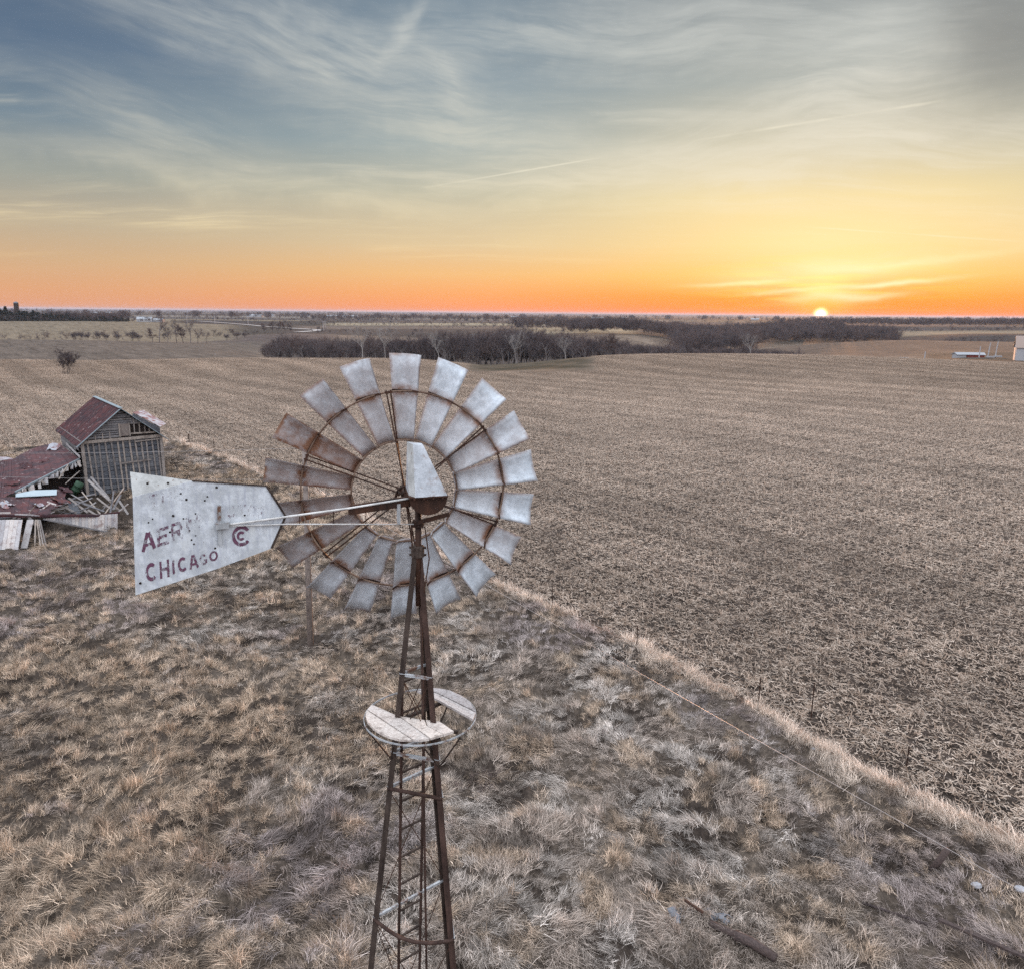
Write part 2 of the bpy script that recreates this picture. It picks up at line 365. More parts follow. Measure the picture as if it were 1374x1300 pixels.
def inside(x, y, poly):
    res = np.zeros(np.shape(x), bool); j = len(poly) - 1
    for i in range(len(poly)):
        (xi, yi), (xj, yj) = poly[i], poly[j]
        c = ((yi > y) != (yj > y)) & (x < (xj - xi) * (y - yi) / (yj - yi + 1e-12) + xi)
        res ^= c; j = i
    return res
def fdist(x, y, line=FENCE):
    d = np.full(np.shape(x), 1e9)
    for (a, b) in zip(line[:-1], line[1:]):
        e = b - a; t = np.clip(((x - a[0]) * e[0] + (y - a[1]) * e[1]) / (e @ e), 0, 1)
        d = np.minimum(d, np.hypot(x - a[0] - t * e[0], y - a[1] - t * e[1]))
    return d
def yard_sd(x, y):
    d = fdist(x, y); return np.where(inside(x, y, YARD), d, -d)      # positive inside the yard
def hummock(x, y):
    a = fbm(x, y, .55, 4, 3); b = fbm(x + 40, y, 1.7, 3, 9)
    c_ = fbm(x + 7, y - 9, 1.15, 3, 14); d_ = fbm(x - 70, y + 3, 1.9, 3, 15)
    return (np.abs(a - .5) * -1.1 + .2) * .55 + (.10 - np.abs(c_ - .5)) * .95 + (b - .5) * .30 - sstep(d_, .58, .72) * .20
def ground_z(x, y):
    x, y = np.asarray(x, float), np.asarray(y, float); sd = yard_sd(x, y); r = np.hypot(x, y)
    near = 1 - sstep(r, 70, 130)
    z = terrain(x, y) + sstep(sd, -.3, 1.5) * near * hummock(x, y)
    ridge = np.exp(-((sd - .5) / .8) ** 2) * .22 * near
    field = (1 - sstep(sd, -1.5, 0)) * (fbm(x, y, .8, 3, 21) - .5) * .12 * near
    return z + ridge + field
def gz(x, y): return float(ground_z(np.array([x]), np.array([y]))[0])

az_f = np.linspace(-R(46), R(46), 420); az_b = np.linspace(R(46), R(314), 60)[1:-1]
AZ = np.concatenate([az_f, az_b]); AZ = np.append(AZ, [])
rr = [2.0]
while rr[-1] < 26000: rr.append(rr[-1] * (1.25 if rr[-1] < 8 else 1.0105 if rr[-1] < 60 else 1.014 if rr[-1] < 1500 else 1.06))
RR = np.array(rr)
gx = np.outer(RR, np.sin(AZ)); gy = np.outer(RR, np.cos(AZ))
gzz = ground_z(gx, gy)
nr, na = gx.shape
verts = np.stack([gx.ravel(), gy.ravel(), gzz.ravel()], 1)
ii, jj = np.meshgrid(np.arange(nr - 1), np.arange(na), indexing='ij'); j2 = (jj + 1) % na
quads = np.stack([ii * na + jj, ii * na + j2, (ii + 1) * na + j2, (ii + 1) * na + jj], -1).reshape(-1, 4)
verts = np.vstack([verts, [(0, 0, 0)]]); c0 = nr * na
faces = [tuple(q) for q in quads.tolist()] + [(c0, (j + 1) % na, j) for j in range(na)]

# ground cover: what grows or lies where (albedo only)
X, Y = verts[:, 0], verts[:, 1]; RAD = np.hypot(X, Y); AZV = np.arctan2(X, Y)
PXV = np.interp(AZV, AZC, COLS)
sd = yard_sd(X, Y)
def lerp(a, b, t): return a * (1 - t[:, None]) + b * t[:, None]
A = lambda *c: np.array(c, float)[None, :]
n_big = fbm(X, Y, .02, 3, 5); n_mid = fbm(X, Y, .15, 4, 6)
STUB = lerp(A(.19, .142, .108), A(.265, .203, .158), sstep(n_mid, .3, .7))
soil = lerp(A(.05, .038, .032), A(.085, .066, .055), n_mid)
col = lerp(soil, STUB, sstep(RAD, 60, 210))
# far farmland: patchwork of fields
cell = 420.
wx = X + 120 * (fbm(X, Y, .002, 2, 31) - .5); wy = Y * .75 + 160 * (fbm(X, Y, .0015, 2, 33) - .5)
hcell = _hash(np.floor(wx / cell), np.floor(wy / cell), 77)
pal = np.array([(.30, .24, .17), (.16, .125, .10), (.38, .31, .22), (.085, .07, .062), (.22, .17, .13), (.12, .10, .085), (.20, .15, .125)])
far = pal[(hcell * 6.999).astype(int)]
far = far * (1 - .45 * sstep(RAD, 1500, 2600))[:, None] * (.85 + .3 * fbm(X, Y, .012, 3, 8))[:, None]
far = far * .58
col = lerp(col, far, sstep(RAD, 640, 700))
def zone(p0, p1, r0, r1, c_, soft=14, rs=.05):
    global col
    w_ = sstep(PXV, p0 - soft, p0 + soft) * (1 - sstep(PXV, p1 - soft, p1 + soft)) * sstep(RAD, r0 * (1 - rs), r0 * (1 + rs)) * (1 - sstep(RAD, r1 * (1 - rs), r1 * (1 + rs)))
    col = lerp(col, np.array(c_)[None, :] * (.85 + .3 * n_mid)[:, None], w_)
zone(380, 770, 690, 860, (.085, .066, .058)); zone(400, 760, 880, 1040, (.16, .122, .10)); zone(440, 740, 1080, 1330, (.33, .27, .19)); zone(470, 640, 1380, 1700, (.10, .082, .075))
zone(690, 850, 700, 950, (.30, .245, .17)); zone(1180, 1400, 640, 800, (.075, .06, .055)); zone(1180, 1400, 830, 1000, (.27, .21, .15)); zone(1130, 1400, 1040, 1250, (.085, .07, .068))
zone(860, 1010, 950, 1250, (.15, .12, .10)); zone(100, 235, 985, 1300, (.25, .20, .14)); zone(0, 1374, 1750, 2100, (.08, .072, .072), 60); zone(150, 900, 2150, 2900, (.19, .165, .14), 60)
# dark grass gully in front of the wood, wood floors, mauve hill
gul = sstep(PXV, 610, 650) * (1 - sstep(PXV, 770, 830)) * sstep(RAD, 172, 186) * (1 - sstep(RAD, 262, 275))
col = lerp(col, lerp(A(.06, .05, .034), A(.11, .085, .06), sstep(n_mid, .35, .65)), gul)
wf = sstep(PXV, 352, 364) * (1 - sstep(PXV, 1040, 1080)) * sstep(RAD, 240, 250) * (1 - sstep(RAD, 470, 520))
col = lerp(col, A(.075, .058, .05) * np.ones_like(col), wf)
hill = sstep(PXV, 262, 290) * (1 - sstep(PXV, 430, 470)) * sstep(RAD, 430, 470) * (1 - sstep(RAD, 640, 680))
col = lerp(col, A(.125, .095, .085) * np.ones_like(col), hill)
rt = sstep(PXV, 1215, 1260) * sstep(RAD, 226, 236) * (1 - sstep(RAD, 340, 370))
col = lerp(col, A(.10, .078, .06) * np.ones_like(col), rt)
ml = (1 - sstep(PXV, 330, 372)) * sstep(RAD, 236, 262) * (1 - sstep(RAD, 500, 540))
col = lerp(col, lerp(A(.118, .094, .079), A(.168, .136, .112), n_mid), ml)
fl = (1 - sstep(PXV, 290, 340)) * sstep(RAD, 530, 580) * (1 - sstep(RAD, 960, 1000))
col = lerp(col, lerp(A(.18, .142, .10), A(.25, .20, .145), n_mid), fl)
dk = sstep(PXV, 232, 262) * (1 - sstep(PXV, 350, 400)) * sstep(RAD, 960, 1000) * (1 - sstep(RAD, 1380, 1450))
col = lerp(col, A(.06, .05, .048) * np.ones_like(col), dk)
rh = sstep(PXV, 1010, 1060) * sstep(RAD, 300, 360) * (1 - sstep(RAD, 560, 620)) * (1 - rt)
col = lerp(col, lerp(A(.13, .092, .072), A(.18, .13, .10), n_mid), rh)
WRE = np.array([(-60, 41.6), (-26.6, 41.3), (-22.0, 44.2), (-22.8, 49.5), (-29, 53), (-40, 60), (-60, 62)], float)
wr = inside(X, Y, WRE).astype(float)
col = lerp(col, A(.07, .055, .045) * np.ones_like(col), wr)
# yard
yd = sstep(sd, -.25, .5) * (1 - sstep(RAD, 120, 160)) * (1 - wr)
ycol = lerp(A(.055, .043, .036), A(.13, .105, .085), sstep(fbm(X, Y, .5, 4, 12), .3, .7))
col = lerp(col, ycol, yd)

ME = bpy.data.meshes.new('ground'); ME.from_pydata(verts.tolist(), [], faces); ME.update()
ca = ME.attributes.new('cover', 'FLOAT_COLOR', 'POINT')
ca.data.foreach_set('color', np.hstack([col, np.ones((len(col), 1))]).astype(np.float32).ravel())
ya = ME.attributes.new('stubble', 'FLOAT', 'POINT')
ya.data.foreach_set('value', ((1 - yd) * (1 - wf) * (1 - gul)).astype(np.float32))
ME.polygons.foreach_set('use_smooth', [True] * len(ME.polygons))

def mat(name, rough=.85, metal=0., spec=.3):
    m = bpy.data.materials.new(name); m.use_nodes = True; t = m.node_tree
    b = t.nodes['Principled BSDF']; b.inputs['Roughness'].default_value = rough; b.inputs['Metallic'].default_value = metal
    b.inputs['Specular IOR Level'].default_value = spec
    return m, G(t), b
def geo_pos(q): return q.n('ShaderNodeNewGeometry').outputs['Position']
def obj_pos(q): return q.n('ShaderNodeTexCoord').outputs['Object']
def bump(q, b, h, st, dist=.05):
    o = q.n('ShaderNodeBump'); q.put(o.inputs['Height'], h); o.inputs['Strength'].default_value = st; o.inputs['Distance'].default_value = dist
    q.t.links.new(o.outputs[0], b.inputs['Normal'])

M_GROUND, q, b = mat('ground_cover', .95, spec=.1)
P = geo_pos(q); cov = q.attr('cover'); stb = q.attr('stubble', out='Fac')
rowdir = q.mapping(P, rot=(0, 0, R(53)))
nf = q.noise(q.mapping(rowdir, sc=(.35, 1.0, 1)), 1.9, 5, .75)
nf2 = q.noise(q.mapping(rowdir, sc=(.10, .5, 1)), .55, 4, .65)
spk = q.noise(P, 5.5, 4, .8)
f1 = q.mix(1.0, cov, q.ramp(nf, [(.30, (.30, .29, .28)), (.46, (.80, .79, .78)), (.6, (1.12, 1.12, 1.12)), (.75, (1.75, 1.72, 1.68))]), 'MULTIPLY')
f1 = q.mix(1.0, f1, q.ramp(nf2, [(.3, (.55, .55, .55)), (.5, (1, 1, 1)), (.75, (1.3, 1.3, 1.3))]), 'MULTIPLY')
f1 = q.mix(1.0, f1, q.ramp(spk, [(.32, (.4, .4, .4)), (.5, (1, 1, 1)), (.68, (1.7, 1.7, 1.7))]), 'MULTIPLY')
y1 = q.mix(1.0, cov, q.ramp(q.noise(P, 7, 5, .75), [(.3, (.35, .33, .32)), (.5, (1, 1, 1)), (.7, (1.7, 1.65, 1.6))]), 'MULTIPLY')
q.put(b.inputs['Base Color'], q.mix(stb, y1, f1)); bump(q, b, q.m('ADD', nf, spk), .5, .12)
ME.materials.append(M_GROUND)
tag(link('ground', ME), kind='structure')

# ------------------------------------------------------------------ materials
def metal_galv(name, base=(.50, .53, .56), rust_amt=.0, obj_rust=False):
    m, q, b = mat(name, .55, 0., .4); p = obj_pos(q)
    if obj_rust:
        cr_ = q.n('ShaderNodeCombineXYZ'); rr0 = q.m('MULTIPLY', q.n('ShaderNodeObjectInfo').outputs['Random'], 40)
        for i_ in range(3): q.put(cr_.inputs[i_], rr0)
        p = q.v('ADD', p, cr_.outputs[0])
    uv = q.attr('blade_uv', out='Vector')
    n = q.noise(p, 9, 5, .65); n2 = q.noise(p, 34, 4, .7); s = q.noise(q.mapping(p, sc=(14, 14, 2.2)), 2.4, 4, .6)
    c = q.mix(q.rng(n, .35, .68), tuple(x * .74 for x in base), tuple(x * 1.12 for x in base))
    c = q.mix(q.m('MULTIPLY', q.rng(n2, .50, .70), .45), c, tuple(x * .55 for x in base)); c = q.mix(q.m('MULTIPLY', q.rng(q.noise(p, 80, 3, .7), .52, .66), .35), c, tuple(min(x * 1.3, .92) for x in base))
    return m, q, b, p, c, n, n2, s
M_BLADE, q, b, p, c, n, n2, s_ = metal_galv('galvanized_blade', (.69, .765, .84), obj_rust=True)
uv = q.attr('blade_uv', out='Vector'); sx = q.n('ShaderNodeSeparateXYZ'); q.put(sx.inputs[0], uv)
rn = q.noise(p, 6, 5, .7); rv = q.attr('rust', 'OBJECT', 'Fac')
rrib = q.m('SUBTRACT', 1.0, q.rng(q.m('ABSOLUTE', q.m('SUBTRACT', sx.outputs[1], .575)), 0., .11))
rend = q.m('MAXIMUM', q.rng(sx.outputs[1], .10, 0.), q.m('MAXIMUM', q.m('MULTIPLY', q.rng(q.m('ABSOLUTE', q.m('SUBTRACT', sx.outputs[0], .5)), .40, .5), 1.0), q.rng(sx.outputs[1], .95, 1.0)))
rm = q.m('MULTIPLY', q.m('ADD', q.m('MULTIPLY', q.m('MAXIMUM', rrib, q.m('MULTIPLY', rend, .6)), .85), q.m('MULTIPLY', rv, .75)), q.rng(rn, .28, .66, .12, 1.15))
dull = q.mix(q.m('MULTIPLY', rv, .5), c, (.36, .32, .31)); dull = q.mix(q.m('MULTIPLY', q.rng(sx.outputs[1], .66, .50), .20), dull, (.42, .37, .35))
c = q.mix(rm, dull, q.mix(n, (.20, .085, .045), (.30, .17, .11)))
q.put(b.inputs['Base Color'], c); bump(q, b, n2, .15, .01)
M_VANE, q, b, p, c, n, n2, s_ = metal_galv('weathered_white_vane_paint', (.77, .82, .87))
c = q.mix(q.m('MULTIPLY', q.rng(s_, .45, .7), .5), c, (.46, .49, .58))
c = q.mix(q.m('MULTIPLY', q.rng(q.noise(q.mapping(p, sc=(1, 1, .5)), 5.5, 6, .7), .56, .70), .75), c, (.80, .83, .84))
c = q.mix(q.rng(q.noise(p, 60, 3, .7), .70, .76), c, (.16, .10, .08))
q.put(b.inputs['Base Color'], c)
M_FLAP, q, b, p, c, n, n2, s_ = metal_galv('shaded_grey_sheet', (.55, .56, .55))  # greyer tone put in for how light falls on vane corner and hood face
c = q.mix(q.rng(q.noise(p, 26, 3, .7), .64, .72), c, (.20, .11, .07)); q.put(b.inputs['Base Color'], c)
M_HOOD, q, b, p, c, n, n2, s_ = metal_galv('galvanized_hood', (.60, .64, .69))
c = q.mix(q.m('MULTIPLY', q.rng(q.noise(p, 11, 5, .7), .50, .72), .7), c, (.26, .15, .10))
q.put(b.inputs['Base Color'], c)
M_GIRT, q, b, p, c, n, n2, s_ = metal_galv('galvanized_strap', (.50, .52, .54))
c = q.mix(q.rng(q.noise(p, 7, 5, .7), .5, .64), c, (.17, .09, .06)); q.put(b.inputs['Base Color'], c)
M_WHITE_ROD, q, b, p, c, n, n2, s_ = metal_galv('bright_rod', (.78, .77, .75)); q.put(b.inputs['Base Color'], c)
def rusty(name, dark, light, rough=.8, sc=8):
    m, q, b = mat(name, rough, 0., .25); p = obj_pos(q)
    n = q.noise(q.mapping(p, sc=(1, 1, .35)), sc, 6, .7); n2 = q.noise(p, 45, 3, .7)
    c = q.ramp(n, [(.3, dark), (.52, tuple((a + d) / 2 for a, d in zip(dark, light))), (.7, light)])
    q.put(b.inputs['Base Color'], q.mix(q.m('MULTIPLY', q.rng(n2, .5, .75), .5), c, tuple(x * .5 for x in dark))); bump(q, b, n2, .2, .004)
    return m
M_LEG = rusty('rusty_leg_steel', (.022, .014, .012), (.105, .078, .064))
M_LEG_RED = rusty('red_rusty_pipe', (.022, .013, .011), (.115, .068, .054))
M_DARK = rusty('dark_greasy_iron', (.018, .012, .010), (.10, .045, .028), .6)
M_RIM = rusty('rusty_rim_steel', (.07, .032, .02), (.34, .24, .18), .6, 5)
M_POST = rusty('dark_fence_steel', (.03, .018, .014), (.10, .05, .035))
M_WIRE, q, b = mat('aluminium_wire', .45, .0, .5); b.inputs['Base Color'].default_value = (.42, .39, .38, 1)
M_FWIRE, q, b = mat('old_fence_wire', .6, .0, .3); b.inputs['Base Color'].default_value = (.30, .26, .24, 1)
def wood(name, a, c_, stain=(.07, .05, .045), sc=3.0, axis=(1, 1, 1)):
    m, q, b = mat(name, .9, 0., .15); p = obj_pos(q)
    oi = q.n('ShaderNodeObjectInfo').outputs['Random']
    gr = q.noise(q.mapping(p, sc=axis), sc * 3, 6, .7); n = q.noise(p, sc, 5, .65)
    c = q.mix(q.rng(gr, .32, .68), a, c_)
    c = q.mix(q.m('MULTIPLY', q.rng(n, .48, .72), .6), c, stain)
    c = q.mix(1.0, c, q.ramp(oi, [(0, (.68, .69, .72)), (.5, (1, 1, 1)), (1, (1.22, 1.17, 1.10))]), 'MULTIPLY')
    q.put(b.inputs['Base Color'], c); bump(q, b, gr, .3, .01)
    return m
M_BARN = wood('weathered_barn_wood', (.15, .15, .16), (.35, .33, .33), sc=2.2, axis=(1.2, 1.2, 5))
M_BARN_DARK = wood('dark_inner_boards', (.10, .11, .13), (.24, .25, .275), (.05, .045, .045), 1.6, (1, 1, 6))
M_STUD = wood('bare_stud_wood', (.21, .19, .18), (.43, .38, .35), sc=2.5, axis=(5, 5, .6))
M_WHITE_WOOD = wood('flaking_white_boards', (.36, .34, .35), (.66, .64, .64), (.18, .10, .09), 2.6, (4, 4, .8))
M_PLANK = wood('flaking_platform_planks', (.46, .40, .37), (.80, .75, .72), (.13, .10, .09), 11, (1, 2.5, 1))
M_POLE = wood('grey_pole_wood', (.17, .14, .13), (.34, .29, .26), sc=3, axis=(6, 6, .4))
M_LOG = wood('rotten_log_wood', (.04, .032, .032), (.13, .10, .095), sc=5, axis=(1, 4, 4))
M_SLAB, q, b = mat('grey_scrap_metal', .6); q.put(b.inputs['Base Color'], q.mix(q.noise(obj_pos(q), 6, 4), (.10, .11, .13), (.27, .28, .31)))
M_STONE, q, b = mat('pale_stone', .9); q.put(b.inputs['Base Color'], q.mix(q.noise(obj_pos(q), 5, 4), (.26, .26, .28), (.58, .58, .62)))
M_BLUE, q, b = mat('pale_blue_painted_panel', .7); q.put(b.inputs['Base Color'], q.mix(q.noise(obj_pos(q), 4, 5), (.36, .45, .52), (.58, .66, .70)))
M_GREEN, q, b = mat('faded_green_metal', .6); q.put(b.inputs['Base Color'], q.mix(q.noise(obj_pos(q), 6, 4), (.012, .035, .02), (.06, .12, .075)))
M_ROOF, q, b = mat('red_sheet_roof', .6, 0, .3); p = obj_pos(q)
n = q.noise(p, 1.1, 5, .65); n2 = q.noise(q.mapping(p, rot=(0, 0, R(37)), sc=(1, 2.4, 1)), 2.3, 3, .6)
c = q.mix(q.rng(n, .38, .62), (.055, .025, .031), (.115, .037, .039)); c = q.mix(q.rng(q.noise(q.mapping(p, sc=(1, 1, 1)), 1.6, 6, .75), .50, .66), c, (.045, .032, .042)); c = q.mix(q.m('MULTIPLY', q.rng(q.noise(p, 5, 5, .7), .55, .7), .5), c, (.16, .075, .05))
c = q.mix(q.rng(n2, .64, .70), c, (.42, .36, .36)); q.put(b.inputs['Base Color'], c)
M_ROOF_PALE, q, b = mat('worn_pale_sheet_roof', .55, 0, .35); p = obj_pos(q)
c = q.mix(q.rng(q.noise(q.mapping(p, sc=(1, 1, 1)), 1.7, 4, .7), .42, .62), (.45, .47, .52), (.22, .09, .085)); q.put(b.inputs['Base Color'], c)
M_TRIM, q, b = mat('grey_tin_trim', .55, 0, .35); q.put(b.inputs['Base Color'], q.mix(q.noise(obj_pos(q), 3, 4), (.16, .21, .24), (.36, .42, .45)))
M_BLACK, q, b = mat('shade_black', .95); b.inputs['Base Color'].default_value = (.025, .018, .016, 1)  # near black standing in for darkness in holes and behind boards
def letter_mat(name, keep):
    m, q, b = mat(name, .8, 0, .1); p = obj_pos(q)
    q.put(b.inputs['Base Color'], q.mix(q.noise(p, 30, 4), (.10, .045, .075), (.26, .12, .19)))
    n = q.noise(q.mapping(p, sc=(1.6, 1.6, .8)), 22, 6, .75); fac = q.rng(n, keep - .10, keep + .10)
    tr = q.n('ShaderNodeBsdfTransparent'); mx = q.n('ShaderNodeMixShader'); q.put(mx.inputs[0], fac)
    q.t.links.new(b.outputs[0], mx.inputs[1]); q.t.links.new(tr.outputs[0], mx.inputs[2])
    q.t.links.new(mx.outputs[0], q.t.nodes['Material Output'].inputs[0]); return m
M_LET, M_LET2, M_LET3 = letter_mat('maroon_stencil_paint', .565), letter_mat('worn_stencil_paint', .49), letter_mat('faint_stencil_paint', .41)

# ------------------------------------------------------------------ windmill
MY = 7.0                                              # mast stands 7 m out
TOP = at_y(560.5, 737, MY); AX = TOP.copy()
def level(py):                                        # height of a photo row on the tower axis
    return at_y(560.5 + (py - 737) * .0266, py, MY)[2]
zg = level(1222)
leg_low = [at_z(501.5, 1230, zg), at_z(608.5, 1258, zg), at_z(596.5, 1178, zg)]
leg_top = [at_z(554.5, 737, TOP[2]), at_z(565.5, 737, TOP[2]), at_z(561.5, 733.5, TOP[2])]
leg_top = [TOP + (a - TOP) * 1.0 for a in leg_top]
leg_dir = [(a - t) / (t[2] - a[2]) for a, t in zip(leg_low, leg_top)]
def legp(i, z): return leg_top[i] + leg_dir[i] * (TOP[2] - z)
foot = [legp(i, 0.) for i in range(3)]
base_c = sum(foot) / 3
windmill = empty('windmill', (base_c[0], base_c[1], 0),
                 'tall old three-legged farm windmill with galvanized wheel and lettered white vane in dead grass', 'windmill')
WL = windmill
cen = lambda z: sum(legp(i, z) for i in range(3)) / 3
for i in range(3):
    a, bq = legp(i, -.15), leg_top[i] + np.array([0, 0, .02])
    m = MB(); ax = (bq - a) / np.linalg.norm(bq - a)
    for sgn, k in ((1, (i + 1) % 3), (-1, (i + 2) % 3)):      # two flanges of the angle iron, along the two faces it joins
        e0 = foot[k] - foot[i]; e0 = e0 - ax * np.dot(e0, ax); e0 /= np.linalg.norm(e0)
        th = np.cross(ax, e0); w0, w1 = .078, .05
        vs = []
        for p_, w in ((a, w0), (bq, w1)):
            for t_ in (-.004, .004):
                vs += [p_ + th * t_, p_ + e0 * w + th * t_]
        m.add(vs, [(0, 1, 5, 4), (2, 6, 7, 3), (1, 3, 7, 5), (0, 4, 6, 2), (0, 2, 3, 1), (4, 5, 7, 6)])
    part('leg', m, M_LEG if i != 1 else M_LEG_RED, WL)
def find_z(py, i=0):
    lo, hi = 0., TOP[2]
    for _ in range(50):
        z = (lo + hi) / 2; P_ = legp(i, z) - np.array([0, 0, CAMH])
        f = P_[1] * math.cos(PITCH) - P_[2] * math.sin(PITCH); v = (P_[1] * math.sin(PITCH) + P_[2] * math.cos(PITCH)) / f
        u = P_[0] / f; v2 = -u * math.sin(ROLL) + v * math.cos(ROLL)
        if 650 - FPX * v2 < py: hi = z
        else: lo = z
    return z
levels = [find_z(y) for y in (833, 905, 1010, 1057, 1232)] + [3.6, 1.7]
Z4 = levels[4]
for k, z in enumerate(levels):
    for (i, j) in ((0, 1), (0, 2), (1, 2)):
        a, bq = legp(i, z), legp(j, z)
        if k == 0: continue
        e = (bq - a) / np.linalg.norm(bq - a)
        m = MB()
        if k == 4 and (i, j) == (0, 1):
            out = (a + bq) / 2 - legp(2, z); out[2] = 0; out /= np.linalg.norm(out)
            pts = []
            for t in np.linspace(0, 1, 14):
                s = math.sin(min(t / .5, 1) * math.pi / 2) if t < .5 else math.cos((t - .5) / .5 * math.pi / 2) ** .9
                pts.append(a + (bq - a) * t + out * .07 * s - np.array([0, 0, .08]) * s)
            m.tube(pts, .019, 8); part('girt', m, M_LEG_RED, WL, True, 'bent rusty pipe girt'); continue
        if k == 3 and (i, j) == (0, 1): m.tube([a, bq], .019, 8); part('girt', m, M_LEG_RED, WL, True)
        else:
            m.bar(a, bq, .032 if k > 1 else .024, .006, up=np.cross(e, (0, 0, 1)))
            m.bar(a + (0, 0, .016), bq + (0, 0, .016), .006, .026 if k > 1 else .02, up=np.cross(e, (0, 0, 1)))
            part('girt', m, M_GIRT, WL)
bays = [(levels[1], levels[2]), (levels[3], levels[4]), (levels[4], levels[5]), (levels[5], levels[6]), (levels[2], levels[3])]
for n_, (za_, zb_) in enumerate(bays[:4]):
    for (i, j) in ((0, 1), (0, 2), (1, 2)):
        for (s, t) in ((i, j), (j, i)):
            if (i, j) == (0, 1) and n_ == 1 : continue
            part('brace_rod', MB().tube([legp(s, za_), legp(t, zb_)], .0048, 5), M_DARK, WL)
# ladder on the left-back face
def lf(z, f): return legp(0, z) * (1 - f) + legp(2, z) * f
lad = MB(); zt, zb = levels[1] - .1, .4
def ladp(z, side):
    wid = np.linalg.norm(legp(2, z) - legp(0, z)); c_ = .5; h = .14 / wid
    return lf(z, c_ + (h if side else -h))
ladder = part('ladder', MB().bar(ladp(zt, 0), ladp(zb, 0), .022, .022).bar(ladp(zt, 1), ladp(zb, 1), .022, .022), M_LEG_RED, WL)
z = level(1080)
while z < zt: z += .335
while z > zb:
    part('rung', MB().bar(ladp(z, 0), ladp(z, 1), .018, .018), M_LEG, ladder); z -= .335
part('pump_rod', MB().tube([at_y(564, 745, MY), at_y(571, 1220, MY), np.append(at_y(571, 1220, MY)[:2], 0.0)], .013, 6), M_LEG_RED, WL, True)

# platform
ZP = level(962)
def c4(x, y): return (460 + x / 5.909, 820 + y / 5.909)
pc = at_z(564, 959, ZP); pr = .548
rim = [pc + pr * np.array([math.cos(t), math.sin(t), 0]) for t in np.linspace(0, 2 * math.pi, 49)[:-1]]
m = MB()
for i in range(48):
    a, bq = rim[i], rim[(i + 1) % 48]; m.bar(a - (0, 0, .006), bq - (0, 0, .006), .005, .017, up=(0, 0, 1))
platform = part('platform', m, M_GIRT, WL)
polys = [[(190, 791), (180, 830), (195, 880), (240, 930), (300, 970), (370, 1000), (450, 1020), (546, 1024)],
         [(196, 783), (228, 745), (441, 838), (686, 1014), (620, 1024), (554, 1022)],
         [(449, 836), (648, 868), (664, 915), (792, 985), (694, 1012)],
         [(658, 868), (765, 882), (880, 955), (800, 984), (672, 914)],
         [(600, 628), (660, 612), (745, 613), (850, 635), (940, 673), (1010, 728), (1056, 800), (748, 650)],
         [(585, 634), (745, 655), (1054, 808), (1032, 862), (750, 706)]]
for pl in polys:
    pts = [at_z(*c4(*p_), ZP + .012) for p_ in pl]
    pts = [pc + (0, 0, .012) + (p_ - pc) * min(1., (pr - .004) / max(np.hypot(*(p_ - pc)[:2]), 1e-6)) for p_ in pts]
    for p_ in pts: p_[2] = ZP + .012 + random.uniform(-.002, .003)
    if np.cross(pts[1] - pts[0], pts[2] - pts[0])[2] < 0: pts = pts[::-1]
    part('plank', MB().prism(pts, (0, 0, .024)), M_PLANK, platform)
for (i, ang) in ((0, 200), (1, -40), (2, 60), (0, 250), (1, -80)):
    t = R(ang); e = pc + pr * np.array([math.cos(t), math.sin(t), 0]) - (0, 0, .03)
    part('platform_strut', MB().tube([legp(i, ZP - .42), e], .009, 5), M_LEG, WL)
for (i, j) in ((0, 1), (0, 2), (1, 2)):
    a, bq = legp(i, ZP - .03), legp(j, ZP - .03); e = (bq - a) / np.linalg.norm(bq - a)
    for sh in ((-1, 1)):
        part('platform_bearer', MB().bar(a - e * .22, bq + e * .22, .03, .03), M_LEG, WL) if sh > 0 else None

# collar, mast, furl gear
m = MB(); c_ = TOP
m.lathe(c_ - (0, 0, .07), (0, 0, 1), [(0, .056), (.004, .062), (.10, .062), (.11, .05)], 10)
for k in range(6):
    t = k * math.pi / 3
    for dzb in (-.05, .02): m.box(c_ + (math.cos(t) * .068, math.sin(t) * .068, dzb), .022, .018, .018)
part('tower_cap', m, M_LEG, WL)
mast_t = at_y(561, 684, MY)
part('mast', MB().tube([TOP - (0, 0, .55), mast_t], .029, 10), M_DARK, WL, True)
for (xs, ys, xe, ye) in ((552, 703, 553, 734), (570, 706, 576, 749), (576, 749, 569, 795)):
    part('furl_wire', MB().tube([at_y(xs, ys, MY - .05), at_y(xe, ye, MY - .05)], .006, 5), M_DARK, WL)
part('furl_lever', MB().bar(at_y(556, 702, MY - .06), at_y(603, 689.5, MY - .02), .03, .035).box(at_y(561, 702, MY), .10, .10, .055), M_DARK, WL)
# gearbox and hood
GB = at_y(572, 668, MY); s_px = GB[1] / FPX * 1.03 / 1.0
mpx = (at_y(573, 668, MY) - GB)[0]                   # metres per photo pixel here
d_ax = np.array([-math.sin(R(13)), math.cos(R(13)), .03]); d_ax /= np.linalg.norm(d_ax)
side = np.array([math.cos(R(13)), math.sin(R(13)), 0])
m = MB()
def ring_sec(c, hw, h_top, h_bot, y0, y1):
    """gear case: half-round trough"""
    vs = []; n = 9
    for yy in (y0, y1):
        for k in range(n):
            t = math.pi * k / (n - 1); vs.append(c + side * (-math.cos(t) * hw) + np.array([0, 0, h_top - math.sin(t) * (h_bot + h_top)]) * 1.0 + d_ax * yy)
    fs = [(k, k + 1, n + k + 1, n + k) for k in range(n - 1)] + [tuple(range(n))[::-1], tuple(range(n, 2 * n)), (0, n, 2 * n - 1, n - 1)]
    return vs, fs
gx_ = side * (24 * mpx)
case_c = at_y(572.5, 664, MY)
vs, fs = ring_sec(case_c, 25.5 * mpx, .01, .155, -.13, .17); m.add(vs, fs)
